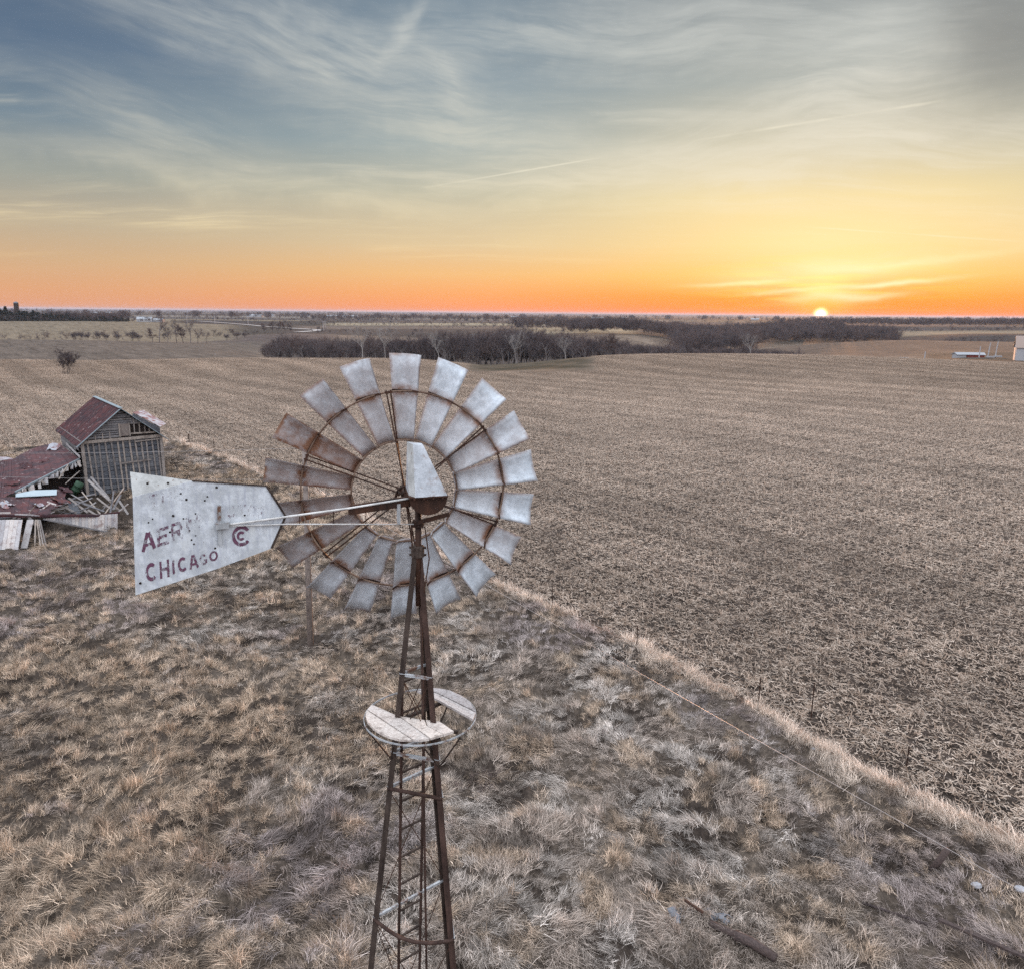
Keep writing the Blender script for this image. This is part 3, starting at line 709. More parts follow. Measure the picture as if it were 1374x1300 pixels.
m.box(case_c + (0, 0, .016) , 52 * mpx, .33, .014, side, np.cross((0, 0, 1), side))
for k in range(4): m.box(case_c + side * ((k - 1.5) * .085) - d_ax * .165 + np.array([0, 0, .012]), .016, .02, .02)
gear = part('gearbox', m, M_DARK, WL)
m = MB(); hz0 = .026
bl = [case_c + side * a * mpx + d_ax * bq_ + np.array([0, 0, hz0]) for a, bq_ in ((-25, -.15), (25, -.15), (25, .19), (-25, .19))]
hA = at_y(558, 594.8, MY)[2] - case_c[2]
tp = [case_c + side * a * mpx + d_ax * bq_ + np.array([0, 0, hA + dzz]) for a, bq_, dzz in ((-17.5, -.035, 0), (-4, -.05, -.01), (-5, .06, -.01), (-24, .07, .005))]
# hood: rounded toward the lever side, with a folded crease between its two near faces
mid0 = case_c + side * (-18 * mpx) - d_ax * .175 + np.array([0, 0, hz0])
vs = [bl[0] + d_ax * .07, mid0, bl[1], bl[2], bl[3], tp[3], tp[0], tp[1], tp[2]]
m.add(vs, [(1, 2, 7, 6), (2, 3, 8, 7), (3, 4, 5, 8), (4, 0, 5), (5, 6, 7, 8), (0, 4, 3, 2, 1)])
m.add(vs, [(0, 1, 6, 5)], 1)  # left face takes the greyer sheet as painted shade
hood = part('hood', m, [M_HOOD, M_FLAP], WL)
for (px_, py_) in ((568.5, 628), (570.5, 627), (573.5, 637), (557.6, 595.5)):
    pass
# wheel
AXIS_AZ = R(-13)
WC = at_y(542.6, 658, 7.47)
hub_c = at_y(540, 655.5, 7.30)
Wm = Matrix.Translation(Vector(WC)) @ Matrix.Rotation(-AXIS_AZ, 4, 'Z') @ Matrix.Rotation(R(3.0), 4, 'X')
mw = (at_y(543.6, 658, 7.47) - WC)[0]; R_IN, R_MID, R_OUT = 70.0 * mw, 134.5 * mw, 181.5 * mw
m = MB()
m.lathe((0, -.20, 0), (0, 1, 0), [(0, .035), (.0, .05), (.03, .05), (.03, .03), (.2, .03), (.2, .055), (.23, .055), (.23, .03)], 14)
for yy in (-.19, .0):
    for k in range(6):
        t = R(-8 + 60 * k); m.box((math.sin(t) * .055, yy + .015, math.cos(t) * .055), .02, .03, .05, (math.cos(t), 0, -math.sin(t)), (0, 1, 0), (math.sin(t), 0, math.cos(t)))
ringp = [(math.sin(t) * .10, -.20, math.cos(t) * .10) for t in np.linspace(0, 2 * math.pi, 25)[:-1]]
m.tube(ringp, .011, 6, closed=True)
for k in range(4):
    t = R(20 + 90 * k); m.tube([(0, -.19, 0), (math.sin(t) * .1, -.2, math.cos(t) * .1)], .008, 5)
wheel = link('wheel', m.mesh('wheel', M_DARK, True), WL, WL.location); wheel.matrix_basis = Wm
wheel['label'] = 'eighteen-bladed galvanized wind wheel'
m = MB()
sh0 = Vector(case_c) ; m.tube([case_c + d_ax * .0 - np.array([0, 0, .06]), np.array((Wm @ Vector((0, -.20, 0)))[:])], .035, 8); m.tube([case_c + d_ax * .1 - np.array([0, 0, .05]), np.array((Wm @ Vector((0, .02, 0)))[:])], .022, 8)
part('main_shaft', m, M_DARK, WL, True)
# blades: curved and pitched sheets
PIT = R(27)
def blade_pt(u, v):                                  # u across -.5...5, v along 0..1
    r_ = R_IN - .015 + (R_OUT - R_IN + .015) * v
    wch = (.172 + (.302 - .172) * v) / math.cos(PIT) * .96
    x = u * wch; camb = .055 * (1 - (2 * u) ** 2) * (wch / .3)
    y = -x * math.sin(PIT) * (1.0) + camb * math.cos(PIT) - .028
    xx = x * math.cos(PIT) + camb * math.sin(PIT)
    return (xx, y, r_)
NU, NV = 7, 8; vs = []; uvs = []
for s in (0, 1):
    for j in range(NV):
        for i in range(NU):
            p_ = blade_pt(i / (NU - 1) - .5, j / (NV - 1)); vs.append((p_[0], p_[1] + (.0035 if s else 0), p_[2])); uvs.append((i / (NU - 1), j / (NV - 1), 0))
fs = []; o2 = NU * NV
for j in range(NV - 1):
    for i in range(NU - 1):
        a = j * NU + i; fs.append((a, a + 1, a + NU + 1, a + NU)); fs.append((o2 + a, o2 + a + NU, o2 + a + NU + 1, o2 + a + 1))
edge = [i for i in range(NU)] + [j * NU + NU - 1 for j in range(1, NV)] + [(NV - 1) * NU + i for i in range(NU - 2, -1, -1)] + [j * NU for j in range(NV - 2, 0, -1)]
for k in range(len(edge)): a, bq = edge[k], edge[(k + 1) % len(edge)]; fs.append((a, o2 + a, o2 + bq, bq))
BM = MB().add(vs, fs).mesh('blade', M_BLADE, True)
at_ = BM.attributes.new('blade_uv', 'FLOAT_VECTOR', 'POINT'); at_.data.foreach_set('vector', np.array(uvs, np.float32).ravel())
rv_ = (R_MID - R_IN + .015) / (R_OUT - R_IN + .015)
m = MB(); ribp = [blade_pt(u, rv_) for u in np.linspace(-.5, .5, 9)]
for a, bq in zip(ribp[:-1], ribp[1:]): m.bar(np.array(a) - (0, .010, 0), np.array(bq) - (0, .010, 0), .014, .014, up=(0, 0, 1))
RIBM = m.mesh('blade_rib', M_DARK)
m = MB(); ribp = [blade_pt(u, .02) for u in np.linspace(-.5, .5, 7)]
for a, bq in zip(ribp[:-1], ribp[1:]): m.bar(np.array(a) - (0, .006, 0), np.array(bq) - (0, .006, 0), .010, .008, up=(0, 0, 1))
RIBM2 = m.mesh('inner_rib', M_RIM)
RUST = [.30, .06, .10, .35, .02, .02, .30, .02, .02, .12, .18, .25, .62, .62, .70, .95, .42, .30]
for k in range(18):
    t = R(20 * k + 1.2 + random.uniform(-.8, .8))
    o = link('blade', BM, wheel)
    o.matrix_basis = Matrix.Rotation(t, 4, 'Y') @ Matrix.Rotation(R(random.uniform(-5, 5)), 4, 'Z') @ Matrix.Rotation(R(random.uniform(-1.2, 1.2)), 4, 'X')
    o['rust'] = RUST[k]
    o2_ = link('blade_rib', RIBM, wheel); o2_.matrix_basis = o.matrix_basis
    o3_ = link('blade_clip', RIBM2, wheel); o3_.matrix_basis = o.matrix_basis
for (rad_, rr_) in ((R_IN, .0085), (R_MID, .0095)):
    m = MB().tube([(math.sin(t) * rad_, -.035, math.cos(t) * rad_) for t in np.linspace(0, 2 * math.pi, 73)[:-1]], rr_, 6, closed=True)
    link('rim', m.mesh('rim', M_RIM, True), wheel)
for k in range(6):
    for sgn, yy in ((-1, -.18), (1, .02)):
        t0, t1 = R(-8 + 60 * k), R(-8 + 60 * k + sgn * 1.15)
        a = (math.sin(t0) * .05, yy, math.cos(t0) * .05); bq = (math.sin(t1) * R_MID * 1.02, -.045, math.cos(t1) * R_MID * 1.02)
        link('spoke', MB().tube([a, bq], .0075, 5).mesh('spoke', M_DARK), wheel)
    t0 = R(-8 + 60 * k)
    link('spoke_clip', MB().box((math.sin(t0) * R_MID, -.045, math.cos(t0) * R_MID), .07, .03, .022, (math.cos(t0), 0, -math.sin(t0)), (0, 1, 0), (math.sin(t0), 0, math.cos(t0))).mesh('spoke_clip', M_DARK), wheel)

# tail bone and vane
BD = np.array([-math.sin(R(62)), -math.cos(R(62)), 0.]); BN = np.array([math.cos(R(62)), -math.sin(R(62)), 0.])   # BN faces left-front
BN = np.cross(BD, (0, 0, 1)); BN /= np.linalg.norm(BN)
if np.dot(BN, np.array([0, 0, CAMH]) - (GB + BD * 1.8)) < 0: BN = -BN
BP = GB + np.array([0, 0, .0])
def vp(px, py, off=0.): return on_plane(px, py, BP + BN * off, BN)
def c2(x, y): return (160 + x / 5.285, 610 + y / 5.285)
def vq(x, y, off=0.): return vp(*c2(x, y), off)
tail = part('tail_bone', MB().bar(vp(590, 668), vp(468, 686), .05, .055).bar(vp(590, 661), vp(470, 680.5), .03, .03), M_DARK, WL)
part('upper_tail_rod', MB().tube([vp(578, 664, .03), vp(470, 681.5, .03), vp(299, 704.5, .03)], .0095, 8), M_WHITE_ROD, WL, True)
part('lower_tail_rod', MB().tube([vp(555, 703, .02), vp(384, 703, .02), vp(300, 705.5, .025)], .0065, 6), M_WHITE_ROD, WL, True)
for (x_, ya_, yb_, w_) in ((535, 676, 702.5, .035), (491, 681, 703, .009), (447.5, 686, 703, .009), (402, 692, 703, .009)):
    part('tail_strut', MB().tube([vp(x_, ya_, .025), vp(x_, yb_, .02)], w_ * .5, 5), M_DARK if w_ < .02 else M_GIRT, WL)
# vane sheet
vpoly = [(95, 300), (518, 186), (700, 200), (1045, 222), (1180, 436), (1080, 662), (705, 803), (115, 995)]
m = MB().prism([vq(*p_) for p_ in vpoly], BN * .004)
vane = part('tail_vane', m, M_VANE, WL, label='white lettered tail vane peppered with holes')
fl0, fl1, flc = vq(95, 300), vq(518, 186), vq(80, 138)
mid_ = (fl0 + fl1) / 2
flc2 = flc
flap = MB().prism([fl0 - BN * .001, flc2 - BN * .10, fl1 - BN * .001], BN * .003)
part('folded_corner', flap, M_FLAP, vane, label='bent back shade-toned grey corner')
m = MB()
for a, bq in (((1045, 222), (1180, 436)), ((1180, 436), (1080, 662)), ((518, 186), (1045, 222))):
    m.bar(vq(*a, .006), vq(*bq, .006), .016 if a != (518, 186) else .010, .012, up=BN)
part('vane_edge', m, M_DARK if False else M_LEG, vane)
part('vane_stiffener', MB().bar(vq(708, 358, .02), vq(714, 640, .02), .028, .02, up=BN).box(vq(730, 500, .03), .10, .04, .05, BD, BN, (0, 0, 1)), M_GIRT, vane)
holes = [(200, 205), (345, 202), (690, 232), (625, 297), (607, 325), (436, 275), (476, 318), (382, 432), (236, 455), (207, 480), (541, 417), (455, 452), (890, 428), (360, 547),
         (498, 536), (541, 572), (513, 603), (530, 632), (680, 662), (150, 910)]
for (hx, hy) in holes:
    r_ = random.uniform(.005, .0095); c_ = vq(hx, hy, .005); off_ = -.06 if hy < 240 and hx < 400 else 0.
    part('bullet_hole', MB().lathe(c_ + BN * off_ * 0, BN, [(-.006, r_), (.0, r_ * 1.15), (.0012, r_ * .8)], 7), M_BLACK, vane)
# painted letters: strokes laid in a unit cell, then put on the vane
def stroke_rect(a, b, w): 
    a, b = np.array(a, float), np.array(b, float); d = (b - a); d /= np.linalg.norm(d); n_ = np.array([-d[1], d[0]]) * w / 2
    a, b = a - d * w * .0, b + d * w * .0
    return [a - n_, b - n_, b + n_, a + n_]
def arc(cx, cy, rx, ry, t0, t1, w, n=10):
    out = []
    for k in range(n):
        a, b = R(t0 + (t1 - t0) * k / n), R(t0 + (t1 - t0) * (k + 1) / n)
        f = lambda t, s: (cx + (rx + s) * math.cos(t), cy + (ry + s) * math.sin(t))
        out.append([f(a, -w / 2), f(a, w / 2), f(b, w / 2), f(b, -w / 2)])
    return out
W_ = .22
GL = {'A': [stroke_rect((.11, 0), (.46, 1), W_), stroke_rect((.89, 0), (.54, 1), W_), stroke_rect((.28, .32), (.72, .32), .17)],
      'E': [stroke_rect((.14, 0), (.14, 1), W_), stroke_rect((.25, .09), (.95, .09), .18), stroke_rect((.25, .5), (.8, .5), .17), stroke_rect((.25, .91), (.95, .91), .18)],
      'R': [stroke_rect((.14, 0), (.14, 1), W_), stroke_rect((.25, .91), (.6, .91), .18), stroke_rect((.25, .46), (.6, .46), .17), stroke_rect((.5, .4), (.88, 0), .2)] + arc(.6, .685, .25, .225, -90, 90, .19, 8),
      'M': [stroke_rect((.1, 0), (.1, 1), .18), stroke_rect((.9, 0), (.9, 1), .18), stroke_rect((.16, .95), (.5, .35), .18), stroke_rect((.84, .95), (.5, .35), .18)],
      'C': arc(.52, .5, .39, .41, 48, 312, .21, 14), 'O': arc(.5, .5, .38, .41, 0, 360, .21, 18),
      'G': arc(.52, .5, .39, .41, 48, 330, .21, 14) + [stroke_rect((.55, .42), (.96, .42), .16), stroke_rect((.86, .14), (.86, .42), .18)],
      'H': [stroke_rect((.14, 0), (.14, 1), W_), stroke_rect((.86, 0), (.86, 1), W_), stroke_rect((.25, .5), (.75, .5), .18)],
      'I': [stroke_rect((.5, 0), (.5, 1), .40)], 'T': [stroke_rect((.5, 0), (.5, .82), W_), stroke_rect((.02, .91), (.98, .91), .18)],
      '@': arc(.55, .5, .42, .42, 38, 322, .17, 18) + arc(.52, .5, .17, .17, 40, 320, .13, 12)}
def letter(ch, quad, m_, lift):
    """quad: bl, br, tr, tl in the close-up's pixels"""
    Q = [vq(x, y, .0045 + lift) for x, y in quad]; mb = MB()
    for k, poly in enumerate(GL[ch]):
        pts = [(Q[0] * (1 - u) + Q[1] * u) * (1 - v) + (Q[3] * (1 - u) + Q[2] * u) * v + BN * .00015 * (k % 3) for u, v in poly]
        mb.add(pts, [(0, 1, 2, 3)])
    o = part('letter', mb, m_, vane); return o
for ch, quad, m_ in (('A', [(158, 692), (262, 658), (258, 535), (150, 562)], M_LET), ('E', [(268, 655), (358, 627), (352, 498), (262, 530)], M_LET2),
                     ('R', [(372, 615), (462, 580), (448, 462), (362, 492)], M_LET2), ('M', [(478, 560), (585, 505), (575, 415), (470, 450)], M_LET3),
                     ('O', [(765, 455), (830, 440), (825, 355), (762, 370)], M_LET3), ('T', [(842, 440), (905, 430), (900, 350), (838, 360)], M_LET3),
                     ('O', [(915, 438), (975, 430), (968, 352), (910, 360)], M_LET3), ('R', [(985, 445), (1035, 438), (1030, 370), (980, 375)], M_LET3),
                     ('T', [(205, 378), (285, 358), (278, 270), (200, 290)], M_LET3), ('H', [(300, 352), (375, 335), (370, 250), (296, 268)], M_LET3), ('E', [(392, 335), (470, 318), (465, 232), (388, 250)], M_LET3),
                     ('C', [(190, 905), (275, 880), (262, 757), (180, 778)], M_LET), ('H', [(288, 880), (360, 862), (354, 738), (282, 758)], M_LET),
                     ('I', [(368, 850), (408, 838), (400, 738), (362, 748)], M_LET), ('C', [(418, 838), (490, 815), (478, 718), (410, 735)], M_LET),
                     ('A', [(497, 815), (567, 795), (555, 700), (488, 720)], M_LET), ('G', [(570, 787), (628, 772), (618, 698), (565, 710)], M_LET2),
                     ('O', [(640, 758), (702, 745), (698, 675), (635, 690)], M_LET), ('@', [(795, 655), (930, 640), (928, 500), (792, 503)], M_LET)):
    letter(ch, quad, m_, 0)

# ------------------------------------------------------------------ granary
TH = .66; GA = np.array([math.cos(TH), math.sin(TH), 0]); GBK = np.array([-math.sin(TH), math.cos(TH), 0]); UP = np.array([0, 0, 1.])
GO = np.array([-28.55, 51.1, 0.]); GWD, GDP, GZE, GZA = 5.1, 8.4, 3.75, 5.85
def gp(a, d, z): return GO + GA * a + GBK * d + UP * z
granary = empty('granary', tuple(GO), 'tall grey gabled granary with stripped stud front and rusty red metal roof', 'building')
def board(a, b, w, t, mat_, parent, name='board', up=(0, 0, 1)): return part(name, MB().bar(a, b, w, t, up), mat_, parent)
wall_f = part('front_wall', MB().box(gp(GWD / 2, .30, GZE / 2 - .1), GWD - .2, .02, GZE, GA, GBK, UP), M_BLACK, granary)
z = .05
while z < GZE - .1:                                    # inner lining: one plank per row, two lengths
    h = random.uniform(.27, .34); cut = random.uniform(1.2, 3.8)
    for a0, a1 in ((.1, cut - .01), (cut + .01, GWD - .1)):
        dd = .235 + random.uniform(-.015, .012)
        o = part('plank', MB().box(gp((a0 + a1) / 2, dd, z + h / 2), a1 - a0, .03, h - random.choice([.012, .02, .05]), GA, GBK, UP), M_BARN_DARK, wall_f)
    z += h
for k in range(13):
    a = .38 + k * (GWD - .7) / 12 + random.uniform(-.03, .03); lean = random.uniform(-.09, .09)
    bot = -.1 if random.random() > .25 else random.uniform(.2, .8)
    board(gp(a + lean + .12, .14, bot), gp(a, .14, GZE - .07), .055, .10, M_STUD, granary, 'stud', GA)
for a in (.09, GWD - .09): board(gp(a, .10, -.2), gp(a, .10, GZE), .20, .18, M_STUD, granary, 'corner_post', GA)
board(gp(0, .03, GZE - .02), gp(GWD, .03, GZE + .02), .05, .20, M_STUD, granary, 'top_plate')
board(gp(2.3, .07, 2.10), gp(4.25, .07, 2.16), .04, .11, M_STUD, granary, 'cross_rail')
board(gp(3.3, .05, 3.50), gp(4.9, .05, 3.56), .03, .07, M_STUD, granary, 'cross_rail')
# gable
def gw(z): return (GZA - z) / (GZA - GZE) * GWD / 2
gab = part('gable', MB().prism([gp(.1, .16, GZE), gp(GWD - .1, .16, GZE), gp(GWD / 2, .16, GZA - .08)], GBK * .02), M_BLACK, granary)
z = GZE + .16
while z < GZA - .15:
    h = .15; hw = gw(z + h) + .02; a0, a1 = GWD / 2 - hw, GWD / 2 + hw
    if z < GZE + .95: a1 = 2.38
    if a1 - a0 > .15:
        part('clapboard', MB().box(gp((a0 + a1) / 2, .10 + random.uniform(0, .02), z + h / 2 + random.uniform(-.02, .01)), a1 - a0, .02, h - random.choice([.005, .01, .05]), GA,
                                   GBK + UP * random.uniform(.0, .1), UP + GA * random.uniform(-.02, .02)), M_BARN, gab)
    z += h + .01
door = part('loft_door', MB().box(gp(2.72, .06, GZE + .62), .58, .04, .84, GA, GBK, UP), M_POLE, granary)
for a in (2.40, 3.04): board(gp(a, .05, GZE + .16), gp(a, .05, GZE + 1.08), .07, .07, M_STUD, door, 'door_jamb', GA)
for a in (3.35, 3.68, 4.02, 4.3): board(gp(a, .10, GZE + .3), gp(a, .10, GZE + 1.6 - (a - 2.55) * .78 + .35), .05, .07, M_STUD, gab, 'gable_stud', GA)
board(gp(3.05, .08, GZE + .33), gp(4.7, .08, GZE + .30), .05, .10, M_STUD, gab, 'gable_rail')
board(gp(3.05, .08, GZE + 1.02), gp(4.05, .08, GZE + 1.02), .04, .07, M_STUD, gab, 'gable_rail')
for a in (.5, .9, 1.35, 1.8): board(gp(a, .10, GZE + .05), gp(a, .10, GZE + .2 + .2 * a), .05, .06, M_STUD, gab, 'gable_stud', GA)
# side walls
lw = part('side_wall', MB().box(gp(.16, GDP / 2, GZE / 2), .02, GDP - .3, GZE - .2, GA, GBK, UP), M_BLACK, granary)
z = 0.05
while z < GZE - .1:
    h = .27; d0 = .1 + (random.uniform(0, 2.5) if 2.2 < z < 3.2 else 0)
    part('plank', MB().box(gp(.03 + random.uniform(-.05, .02), (d0 + GDP) / 2, z + h / 2), .03, GDP - d0, h - .02, GA, GBK + UP * random.uniform(-.006, .006), UP), M_BARN, lw)
    z += h
for z0, z1 in ((2.75, 2.2), (2.4, 1.7)): board(gp(-.1, .3, z0), gp(-.16, 5.0, z0 + .25), .04, .16, M_WHITE_WOOD, granary, 'loose_siding')
rw = part('side_wall', MB().box(gp(GWD - .04, GDP / 2, GZE / 2), .06, GDP - .1, GZE, GA, GBK, UP), M_BARN, granary)
part('back_wall', MB().box(gp(GWD / 2, GDP - .05, GZE / 2), GWD - .1, .06, GZE, GA, GBK, UP), M_BARN, granary)
# roof of lapped metal sheets
SL = (GZA - GZE) / (GWD / 2)
for sgn in (0, 1):
    rf = part('roof', MB().add([gp(GWD / 2, -.22, GZA), gp(GWD / 2, GDP + .2, GZA), gp(-.28 if not sgn else GWD + .28, GDP + .2, GZE - SL * .28), gp(-.28 if not sgn else GWD + .28, -.22, GZE - SL * .28)],
                               [(0, 1, 2, 3)]), M_BLACK, granary)
    ns = 12; e0 = -.28 if not sgn else GWD + .28; dirn = gp(e0, 0, GZE - SL * .28) - gp(GWD / 2, 0, GZA); nrm = np.cross(GBK, dirn); nrm /= np.linalg.norm(nrm)
    if nrm[2] < 0: nrm = -nrm
    for k in range(ns):
        d0, d1 = -.24 + k * (GDP + .46) / ns, -.24 + (k + 1) * (GDP + .46) / ns
        sh = random.uniform(-.05, .05); lift = nrm * (.02 + (.012 if k % 2 else 0))
        A0, B0 = gp(GWD / 2, d0, GZA) + lift, gp(GWD / 2, d1 + .03, GZA) + lift; C0, D0 = B0 + dirn * (1 + sh * .3), A0 + dirn * (1 + sh * .3)
        mb = MB().prism([A0, B0, C0, D0], nrm * .008)
        for f in (.06, .5, .94): mb.bar(A0 * (1 - f) + B0 * f + nrm * .012, D0 * (1 - f) + C0 * f + nrm * .012, .035, .022, up=nrm)
        part('roof_sheet', mb, M_ROOF, rf)
part('ridge_cap', MB().bar(gp(GWD / 2, -.3, GZA + .06), gp(GWD / 2, GDP + .25, GZA + .06), .26, .03), M_TRIM, granary)
for e0 in (-.32, GWD + .32):
    board(gp(GWD / 2, -.27, GZA + .015), gp(e0, -.27, GZE - SL * .32 + .015), .04, .15, M_TRIM, granary, 'rake_board', GBK)

# low shed behind the granary
sh_y = 63.5
SHP = [at_y(178, 554, 62.5), at_y(192, 551, 64.5), at_y(222.5, 569, 63.0), at_y(214, 573, 61.0)]
shed = empty('low_shed', (SHP[3][0], SHP[3][1], 0), 'low shed with worn pale and red tin roof peeking out behind the granary', 'building')
m = MB(); qd = SHP
n_ = np.cross(qd[1] - qd[0], qd[3] - qd[0]); n_ /= np.linalg.norm(n_); n_ = n_ if n_[2] > 0 else -n_
rfs = part('roof', MB().prism(qd, n_ * .02), M_BLACK, shed)
for k in range(9):
    f0, f1 = k / 9, (k + 1) / 9 + .015
    pl = [qd[0] * (1 - f) + qd[3] * f for f in (f0, f1)] + [qd[1] * (1 - f) + qd[2] * f for f in (f1, f0)]
    part('roof_sheet', MB().prism([p_ + n_ * (.03 + .015 * (k % 2)) for p_ in pl], n_ * .015), M_ROOF_PALE, rfs)
mid_q = sum(qd) / 4
for a, c_ in ((qd[0], qd[3]), (qd[3] * .45 + qd[2] * .0 + mid_q * .55, qd[2] * .45 + mid_q * .55)):
    a0, c0_ = a.copy(), c_.copy(); a0[2] = c0_[2] = -.1; sh_ = np.array([0, 0, -.06])
    part('shed_wall', MB().prism([a0, c0_, c_ + sh_, a + sh_], np.cross(c0_ - a0, UP) / np.linalg.norm(c0_ - a0) * .06), M_BARN_DARK, shed)

# ------------------------------------------------------------------ collapsed barn
def c7(x, y): return (x / 7.22, 560 + y / 7.22)
def c3(x, y): return (x / 5.285, 510 + y / 5.285)
P1, P2, P3 = at_y(83, 597, 54.8), at_y(106.6, 616.8, 51.2), at_y(20.8, 662, 45.2)
N1 = np.cross(P2 - P1, P3 - P1); N1 /= np.linalg.norm(N1); N1 = N1 if N1[2] > 0 else -N1
u1 = lambda x, y, o=0.: on_plane(*c7(x, y), P1 + N1 * o, N1)
barn = empty('collapsed_barn', (P3[0], P3[1], 0), 'collapsed barn with sagging red metal roof beside the granary', 'building')
def sheets(name, quad, n, nrm, mt, parent, wob=.02):
    """lapped roof sheets between two edges: quad = (a0, a1, b1, b0); a strip goes from a to b"""
    for k in range(n):
        f0, f1 = k / n, (k + 1) / n + .12 / n
        l = nrm * (.01 + .016 * (k % 2) + random.uniform(0, wob))
        a0, a1 = quad[0] * (1 - f0) + quad[1] * f0, quad[0] * (1 - f1) + quad[1] * f1
        b0, b1 = quad[3] * (1 - f0) + quad[2] * f0, quad[3] * (1 - f1) + quad[2] * f1
        mb = MB().prism([a0 + l, a1 + l, b1 + l, b0 + l], nrm * .008)
        mb.bar((a0 * .9 + a1 * .1) + l + nrm * .012, (b0 * .9 + b1 * .1) + l + nrm * .012, .04, .024, up=nrm)
        part(name, mb, mt, parent)
quad = [u1(-500, 545), u1(560, 262), u1(768, 412), u1(150, 726)]
up_roof = part('upper_roof', MB().prism([q_ - N1 * .05 for q_ in [u1(-520, 560), u1(100, 440), u1(240, 345), u1(480, 262), u1(580, 268), u1(768, 412), u1(150, 726), u1(-500, 900)]], N1 * .05), M_BARN_DARK, barn)
# strips run down the slope, from the far ragged edge to the fascia
tops = [(-460, 575), (-250, 520), (0, 432), (60, 420), (130, 410), (240, 345), (360, 292), (480, 262), (585, 268)]
bots = [(-420, 1000), (-290, 930), (-60, 830), (20, 790), (150, 726), (300, 650), (460, 570), (620, 488), (766, 412)]
for k in range(8):
    qd = [u1(*tops[k]), u1(*tops[k + 1]), u1(*bots[k + 1]), u1(*bots[k])]
    sheets('roof_sheet', qd, 3, N1, M_ROOF, up_roof, .03)
fas0, fas1 = u1(770, 408), u1(148, 728)
board(fas0 + N1 * .03, fas1 + N1 * .03, .07, .10, M_TRIM, barn, 'fascia_board')
for f in (.03, .13, .22, .30, .38, .47, .57, .66, .78, .88, .97):          # rafter tails and torn white soffit boards
    pbase = fas0 * (1 - f) + fas1 * f; l = random.uniform(.25, .6)
    dn = -UP * .8 + (at_y(60, 690, 43) - pbase) / np.linalg.norm(at_y(60, 690, 43) - pbase) * .7
    board(pbase - N1 * .03, pbase - N1 * .03 + dn * l, random.uniform(.16, .34), .04, M_WHITE_WOOD, barn, 'soffit_board', N1)
# cavity behind the fascia and lower roof
Q1, Q2, Q3 = at_y(0, 690, 41.6), at_y(60, 689.5, 43.2), at_y(88, 655, 48.0)
N2 = np.cross(Q2 - Q1, Q3 - Q1); N2 /= np.linalg.norm(N2); N2 = N2 if N2[2] > 0 else -N2
u2 = lambda x, y, o=0.: on_plane(*c7(x, y), Q1 + N2 * o, N2)
low_roof = part('lower_roof', MB().prism([q_ - N2 * .06 for q_ in [u2(-420, 790), u2(150, 772), u2(548, 700), u2(650, 690), u2(600, 850), u2(480, 900), u2(420, 945), u2(-420, 990)]], N2 * .05), M_BARN_DARK, barn)
tops = [(-420, 800), (-100, 785), (60, 778), (150, 772), (350, 735), (560, 700), (650, 690)]
bots = [(-420, 985), (-150, 965), (0, 955), (140, 950), (300, 945), (440, 935), (600, 850)]
for k in range(6): sheets('roof_sheet', [u2(*tops[k]), u2(*tops[k + 1]), u2(*bots[k + 1]), u2(*bots[k])], 3 if k else 4, N2, M_ROOF, low_roof, .02)
part('blue_panel', MB().prism([u2(150, 772, .12), u2(548, 752, .12), u2(550, 700, .16), u2(330, 706, .2), u2(250, 722, .2), u2(155, 742, .2)], N2 * .03), M_BLUE, barn)
# black sheet standing in for the shade inside, below the upper roof
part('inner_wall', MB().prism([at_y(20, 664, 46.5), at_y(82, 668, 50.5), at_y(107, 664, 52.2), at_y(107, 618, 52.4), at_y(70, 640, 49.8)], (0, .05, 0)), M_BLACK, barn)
board(at_y(79, 643, 48.6), at_y(92, 623, 50), .06, .06, M_STUD, barn, 'rafter'); board(at_y(88, 649, 48.5), at_y(107, 632, 50.5), .05, .05, M_STUD, barn, 'rafter')
# front eave beam, hanging siding, leaning boards
board(at_y(-40, 692, 40.4), at_y(128, 691.5, 43.6), .10, .14, M_ROOF, barn, 'eave_beam'); board(at_y(128, 691.8, 43.62), at_y(160, 687.5, 44.6), .10, .12, M_ROOF, barn, 'eave_beam')
board(at_y(20.5, 690, 41.2), at_y(58, 691.5, 42.3), .18, .06, M_WHITE_WOOD, barn, 'pale_board'); board(at_y(-30, 688.5, 40.4), at_y(14, 688, 41), .14, .05, M_WHITE_WOOD, barn, 'pale_board')
sid = part('hanging_siding', MB().prism([at_y(62, 695.6, 43.0), at_y(157, 689.2, 45.0), at_y(157, 699, 44.7), at_y(150, 712.5, 44.3), at_y(138, 713, 44.1)], (0, .02, 0)), M_BLACK, barn)
for k in range(22):
    f0, f1 = k / 22, (k + .93) / 22; x0, x1 = 62 + 96 * f0, 62 + 96 * f1
    top = lambda x: 695.5 - (x - 60) / 98 * 6.5
    bot_ = lambda x: 695.8 + (min(x, 142) - 60) / 82 * 18
    yy = lambda x: 42.38 + (x - 60) / 98 * 1.9 - .04
    part('siding_board', MB().prism([at_y(x0, top(x0), yy(x0)), at_y(x1, top(x1), yy(x1)), at_y(x1, bot_(x1) + random.uniform(-.5, .5), yy(x1) - .35 * f1), at_y(x0, bot_(x0), yy(x0) - .35 * f0)], (0, .03, 0)), M_WHITE_WOOD, sid)
board(at_y(58, 696, 42.2), at_y(151, 715, 42.9), .06, .08, M_BARN, barn, 'bottom_rail')
x = -34
while x < 26:
    w = 5.2; yb = gz(-27, 39.6)
    part('leaning_board', MB().prism([at_y(x + 3, 697, 40.6), at_y(x + 3 + w, 697, 40.6), at_y(x + w - 3, 737, 39.2), at_y(x - 3, 737, 39.2)], (0, .04, 0)), M_WHITE_WOOD, barn); x += 5.6
